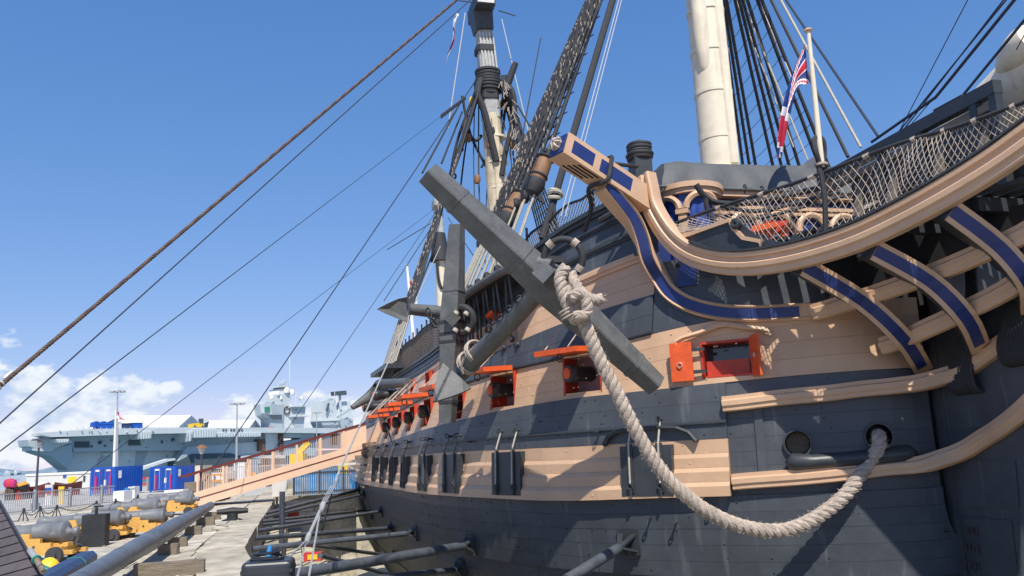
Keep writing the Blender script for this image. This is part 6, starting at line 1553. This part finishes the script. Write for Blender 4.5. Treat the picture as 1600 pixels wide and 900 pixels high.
isl([('island_tower', [(508, 677), (502, 657), (503.5, 627), (524.5, 625.5), (527.5, 655), (525, 677)], -6, 16, SHIPG), ('platform_band', [(501, 657), (530, 656), (529, 664), (504, 664.5)], -4, 20, SHIPD), ('platform_lip', [(501, 656), (531, 655), (531, 657), (501, 658)], -3.5, 22, SHIPL),
     ('aft_structure', [(528, 676), (527, 650), (531, 640), (546, 638), (552, 652), (552, 676)], -8, 12, SHIPL), ('aft_platform', [(530, 655), (552, 656), (551, 670), (534, 672)], -6, 14, SHIPD), ('upper_house', [(512, 626), (514, 622.5), (523, 623), (523, 626)], -7, 8, SHIPD),
     ('aft_mast', [(530, 640), (532, 628), (548, 626), (549, 640)], -9, 8, SHIPL)])
slab('big_radar', [(520, 612), (541, 610), (542, 617), (521, 618.5)], -6, 2, SHIPK)
mk('radar_post', MB().tube([cpt(531, 618, -8), cpt(532, 640, -8)], .8, 8), SHIPG, cv_)
slab('crane_arm', [(510, 642), (514, 629), (515.5, 630), (512, 643)], -4, 1, SHIPK); slab('crane_arm', [(528, 650), (545, 640), (546, 642), (529, 653)], -5, 1, SHIPD)
for x0, x1, y0, y1, mt in ((405, 415, 686, 705, RUST), (438, 443, 673, 705, RUST), (415, 438, 676, 706, SHIPL), (496, 502, 680, 698, RUST), (521, 527, 678, 695, RUST), (443, 470, 672, 684, SHIPL), (470, 496, 676, 690, SHIPG), (500, 560, 677, 700, SHIPL)):
    slab('hull_fitting', [(x0, y0), (x1, y0), (x1, y1), (x0, y1)], 6 if mt is RUST else 4, 8, mt)
slab('fore_hull', [(428, 705), (444, 690), (484, 684), (496, 690), (492, 712), (428, 712)], 5, 20, SHIPD)
for k in range(5): slab('pontoon', [(392+k*11, 712), (402+k*11, 711), (402+k*11, 716), (392+k*11, 716)], 14, 8, SHIPL)
rc_ = random.Random(44)
for k in range(70):               # doors, lockers, lamps and pipes along the hull and deck edge
    x = rc_.uniform(90, 430); y = rc_.choice((672.5, 674, 688, 694, 699, 712, 720)); w_ = rc_.uniform(.6, 2.4); h_ = rc_.uniform(.6, 2.2)
    if y > 705 and (x > 290 or x < 118): continue
    slab('ship_fitting', [(x, y), (x+w_, y), (x+w_, y+h_), (x, y+h_)], 9.6 if y < 680 else 2.6 if y < 705 else -2.4, .8, rc_.choice((SHIPL, SHIPK, SHIPD)))
for k in range(26):
    x = rc_.choice((rc_.uniform(462, 476), rc_.uniform(430, 457), rc_.uniform(505, 524), rc_.uniform(530, 548))); y = rc_.uniform(622, 668)
    slab('island_fitting', [(x, y), (x+rc_.uniform(.5, 1.8), y), (x+1.2, y+rc_.uniform(.5, 1.6)), (x, y+1)], -2.2, .6, rc_.choice((SHIPL, SHIPK, SHIPD, WHITE)))
for k in range(9):
    x = rc_.choice((rc_.uniform(430, 484), rc_.uniform(504, 550))); y = rc_.uniform(618, 634); mk('aerial', MB().tube([cpt(x, y, -5), cpt(x, y-rc_.uniform(5, 12), -5)], .14, 5), SHIPL, cv_)
for k in range(36):
    x = 84+k*9.2; slab('deck_edge_post', [(x, 667.5 if x > 120 else 672), (x+.5, 667.5 if x > 120 else 672), (x+.5, 671), (x, 671)], 8.8, .3, SHIPD)
# things standing on the flight deck
def tent(x0, x1, xg, yt, ye, o, lab):
    t = thing('white_tent', cpt((x0+x1)/2, ye, o-8), lab, 'tent', 'white tents on the flight deck'); dr_ = -cn_*22
    e0, e1, e2 = cpt(x0, ye+3, o), cpt(xg, ye+3, o), cpt(x1, ye+3, o-22)
    r0, r1 = cpt(x0+3, yt+1.5, o-11), cpt((xg+x1)/2, yt, o-11)
    b0, b1 = e0+dr_, e2
    mk('roof', MB().prism([e0, e1, r1, r0], UP*.3), ROOFW, t); mk('roof', MB().prism([r0, r1, b1, b0], UP*.3), ROOFW, t)
    mk('gable', MB().add([e1, e2, r1], [(0, 1, 2)]), SHIPD, t)
    mk('wall', MB().prism([e0-UP*2.2, e1-UP*2.2, e1, e0], -cn_*.3), ROOFW, t)
tent(183, 318, 280, 649.5, 664, -4, 'longer white tent roof on the carrier deck left of the other tent')
tent(324, 410, 388, 656.5, 668, -4, 'shorter white tent roof beside the carrier island')
for x0, x1, y0, y1, mt, nm, lb in ((155, 180, 662, 671, CONT, 'blue_plant', 'blue machinery on the carrier deck nearest the stern'), (181, 190, 660, 671, OFFW, 'deck_cabin', 'pale cabin on the carrier deck beside the blue machinery'), (191, 206, 662, 670, DBLUE, 'deck_container', 'dark blue container on the carrier deck in front of the tent'), (208, 223, 661, 670, CONT, 'deck_container', 'bright blue container on the carrier deck in front of the tent'), (423, 427, 668, 672, PAINTR, 'deck_tractor', 'tiny red tractor at the foot of the first island')):
    o = thing(nm, cpt(x0, y1, 5), lb, 'deck equipment')
    slab('body', [(x0, y0), (x1, y0), (x1, y1), (x0, y1)], 5, 5, mt, o); slab('top_edge', [(x0, y0-.8), (x1, y0-.8), (x1, y0), (x0, y0)], 5.2, 5.4, mt if mt is not CONT else BLUEF, o)
    if nm == 'blue_plant':
        for k in range(6): slab('pipework', [(147+k*5.6, 660-(k % 2)*2), (149.5+k*5.6, 659), (150+k*5.6, 666), (146+k*5.6, 667)], 4.5, 3, CONT, o)
fk = thing('yellow_forklift', cpt(310, 668, 6), 'yellow forklift truck standing on the carrier deck', 'forklift')
slab('body', [(301, 662), (312, 660.5), (319, 662), (319, 667), (302, 668)], 6, 4, PAINTY, fk); slab('mast', [(312, 654), (314, 654), (314, 663), (312, 663)], 6, 1, SHIPK, fk); slab('mast', [(316, 654), (318, 654), (318, 663), (316, 663)], 6, 1, SHIPK, fk)
for x in (304, 316): mk('wheel', MB().tube([cpt(x, 667.5, 6.2), cpt(x, 667.5, 1.5)], .9, 10), SHIPK, fk)
# far ships
for x, y, w_, lb in ((11, 742, 12, 'distant grey warship on the water at the far left'), (24, 741, 6, 'distant pale sailing vessel beside the far grey warship')):
    Y = 900; o = thing('distant_ship', atY(x, y, Y), lb, 'ship')
    k = Y/FP
    mk('hull', MB().prism([atY(x-w_/2, y-2, Y), atY(x+w_/2, y-2.4, Y), atY(x+w_/2-1.5, y+1, Y), atY(x-w_/2+1, y+1, Y)], V((0, 8, 0))), SHIPD, o)
    mk('superstructure', MB().prism([atY(x-w_*.25, y-6, Y), atY(x+w_*.25, y-6, Y), atY(x+w_*.3, y-2, Y), atY(x-w_*.3, y-2, Y)], V((0, 6, 0))), SHIPG if w_ > 8 else WHITE, o)
    mk('mast', MB().tube([atY(x, y-2, Y), atY(x, y-12, Y)], .4, 5), SHIPG, o)
# yellow crane booms beyond the gangway
for (x0, y0), (x1, y1), Y, lb in (((466, 709), (482, 691), 110, 'yellow crane boom rising behind the gangway'), ((543, 702), (550, 687), 100, 'second yellow boom close to the ship end of the gangway')):
    p, q = atY(x0, y0, Y), atY(x1, y1, Y); o = thing('crane', V((p.x, Y, 0)), lb, 'crane')
    mk('boom', MB().beam(p, q, .7, .7), PAINTY, o); mk('cab', MB().box(V((p.x, Y, p.z/2)), .9, 1, p.z/2), PAINTY, o)

# upper deck port lid near the anchor, seen under the shank

# small clutter on the paving: rope coil, loose stones, a drain cover
for i, (x, y, lb) in enumerate(((345, 828, 'loose coil of pale rope on the dock edge stones'), (232, 846, 'small coil of rope beside the long spar'))):
    p = atZ(x, y, .03); o = thing('rope_coil', p, lb, 'rope coil'); cl = MB()
    for k in range(4): cl.torus(p+UP*(.02+.03*k), V((.1*math.sin(k), .1*math.cos(k), 1)), .22-.02*k, .022, 18, 5)
    mk('turns', cl, ROPEG, o, True)
rs = random.Random(31); chips = MB()
for k in range(260):
    a, b = rs.uniform(-4, 26), 0; b = edge(a)+rs.uniform(.1, 5.5); r_ = rs.uniform(.012, .04); p = sp(a, b, .035)
    chips.lathe(p, V((rs.uniform(-.4, .4), rs.uniform(-.4, .4), 1)), [(0, 0), (r_, .005), (r_*.8, r_*.6), (0, r_*.9)], 5)
tag(struct(mk('stone_chips', chips, STONEK), 'stuff'), 'scattered small stone chips on the dock edge paving', 'stones')
p = atZ(330, 850, .02); dc = thing('drain_cover', p, 'dark iron drain cover set in the paving near the dock edge', 'drain cover')
mk('plate', MB().box(p, .30, .22, .012, AX, SX), BOLLK, dc)
for k in range(5): mk('bar', MB().box(p+AX*(-.2+.1*k)+UP*.016, .025, .18, .008, AX, SX), POSTK, dc)
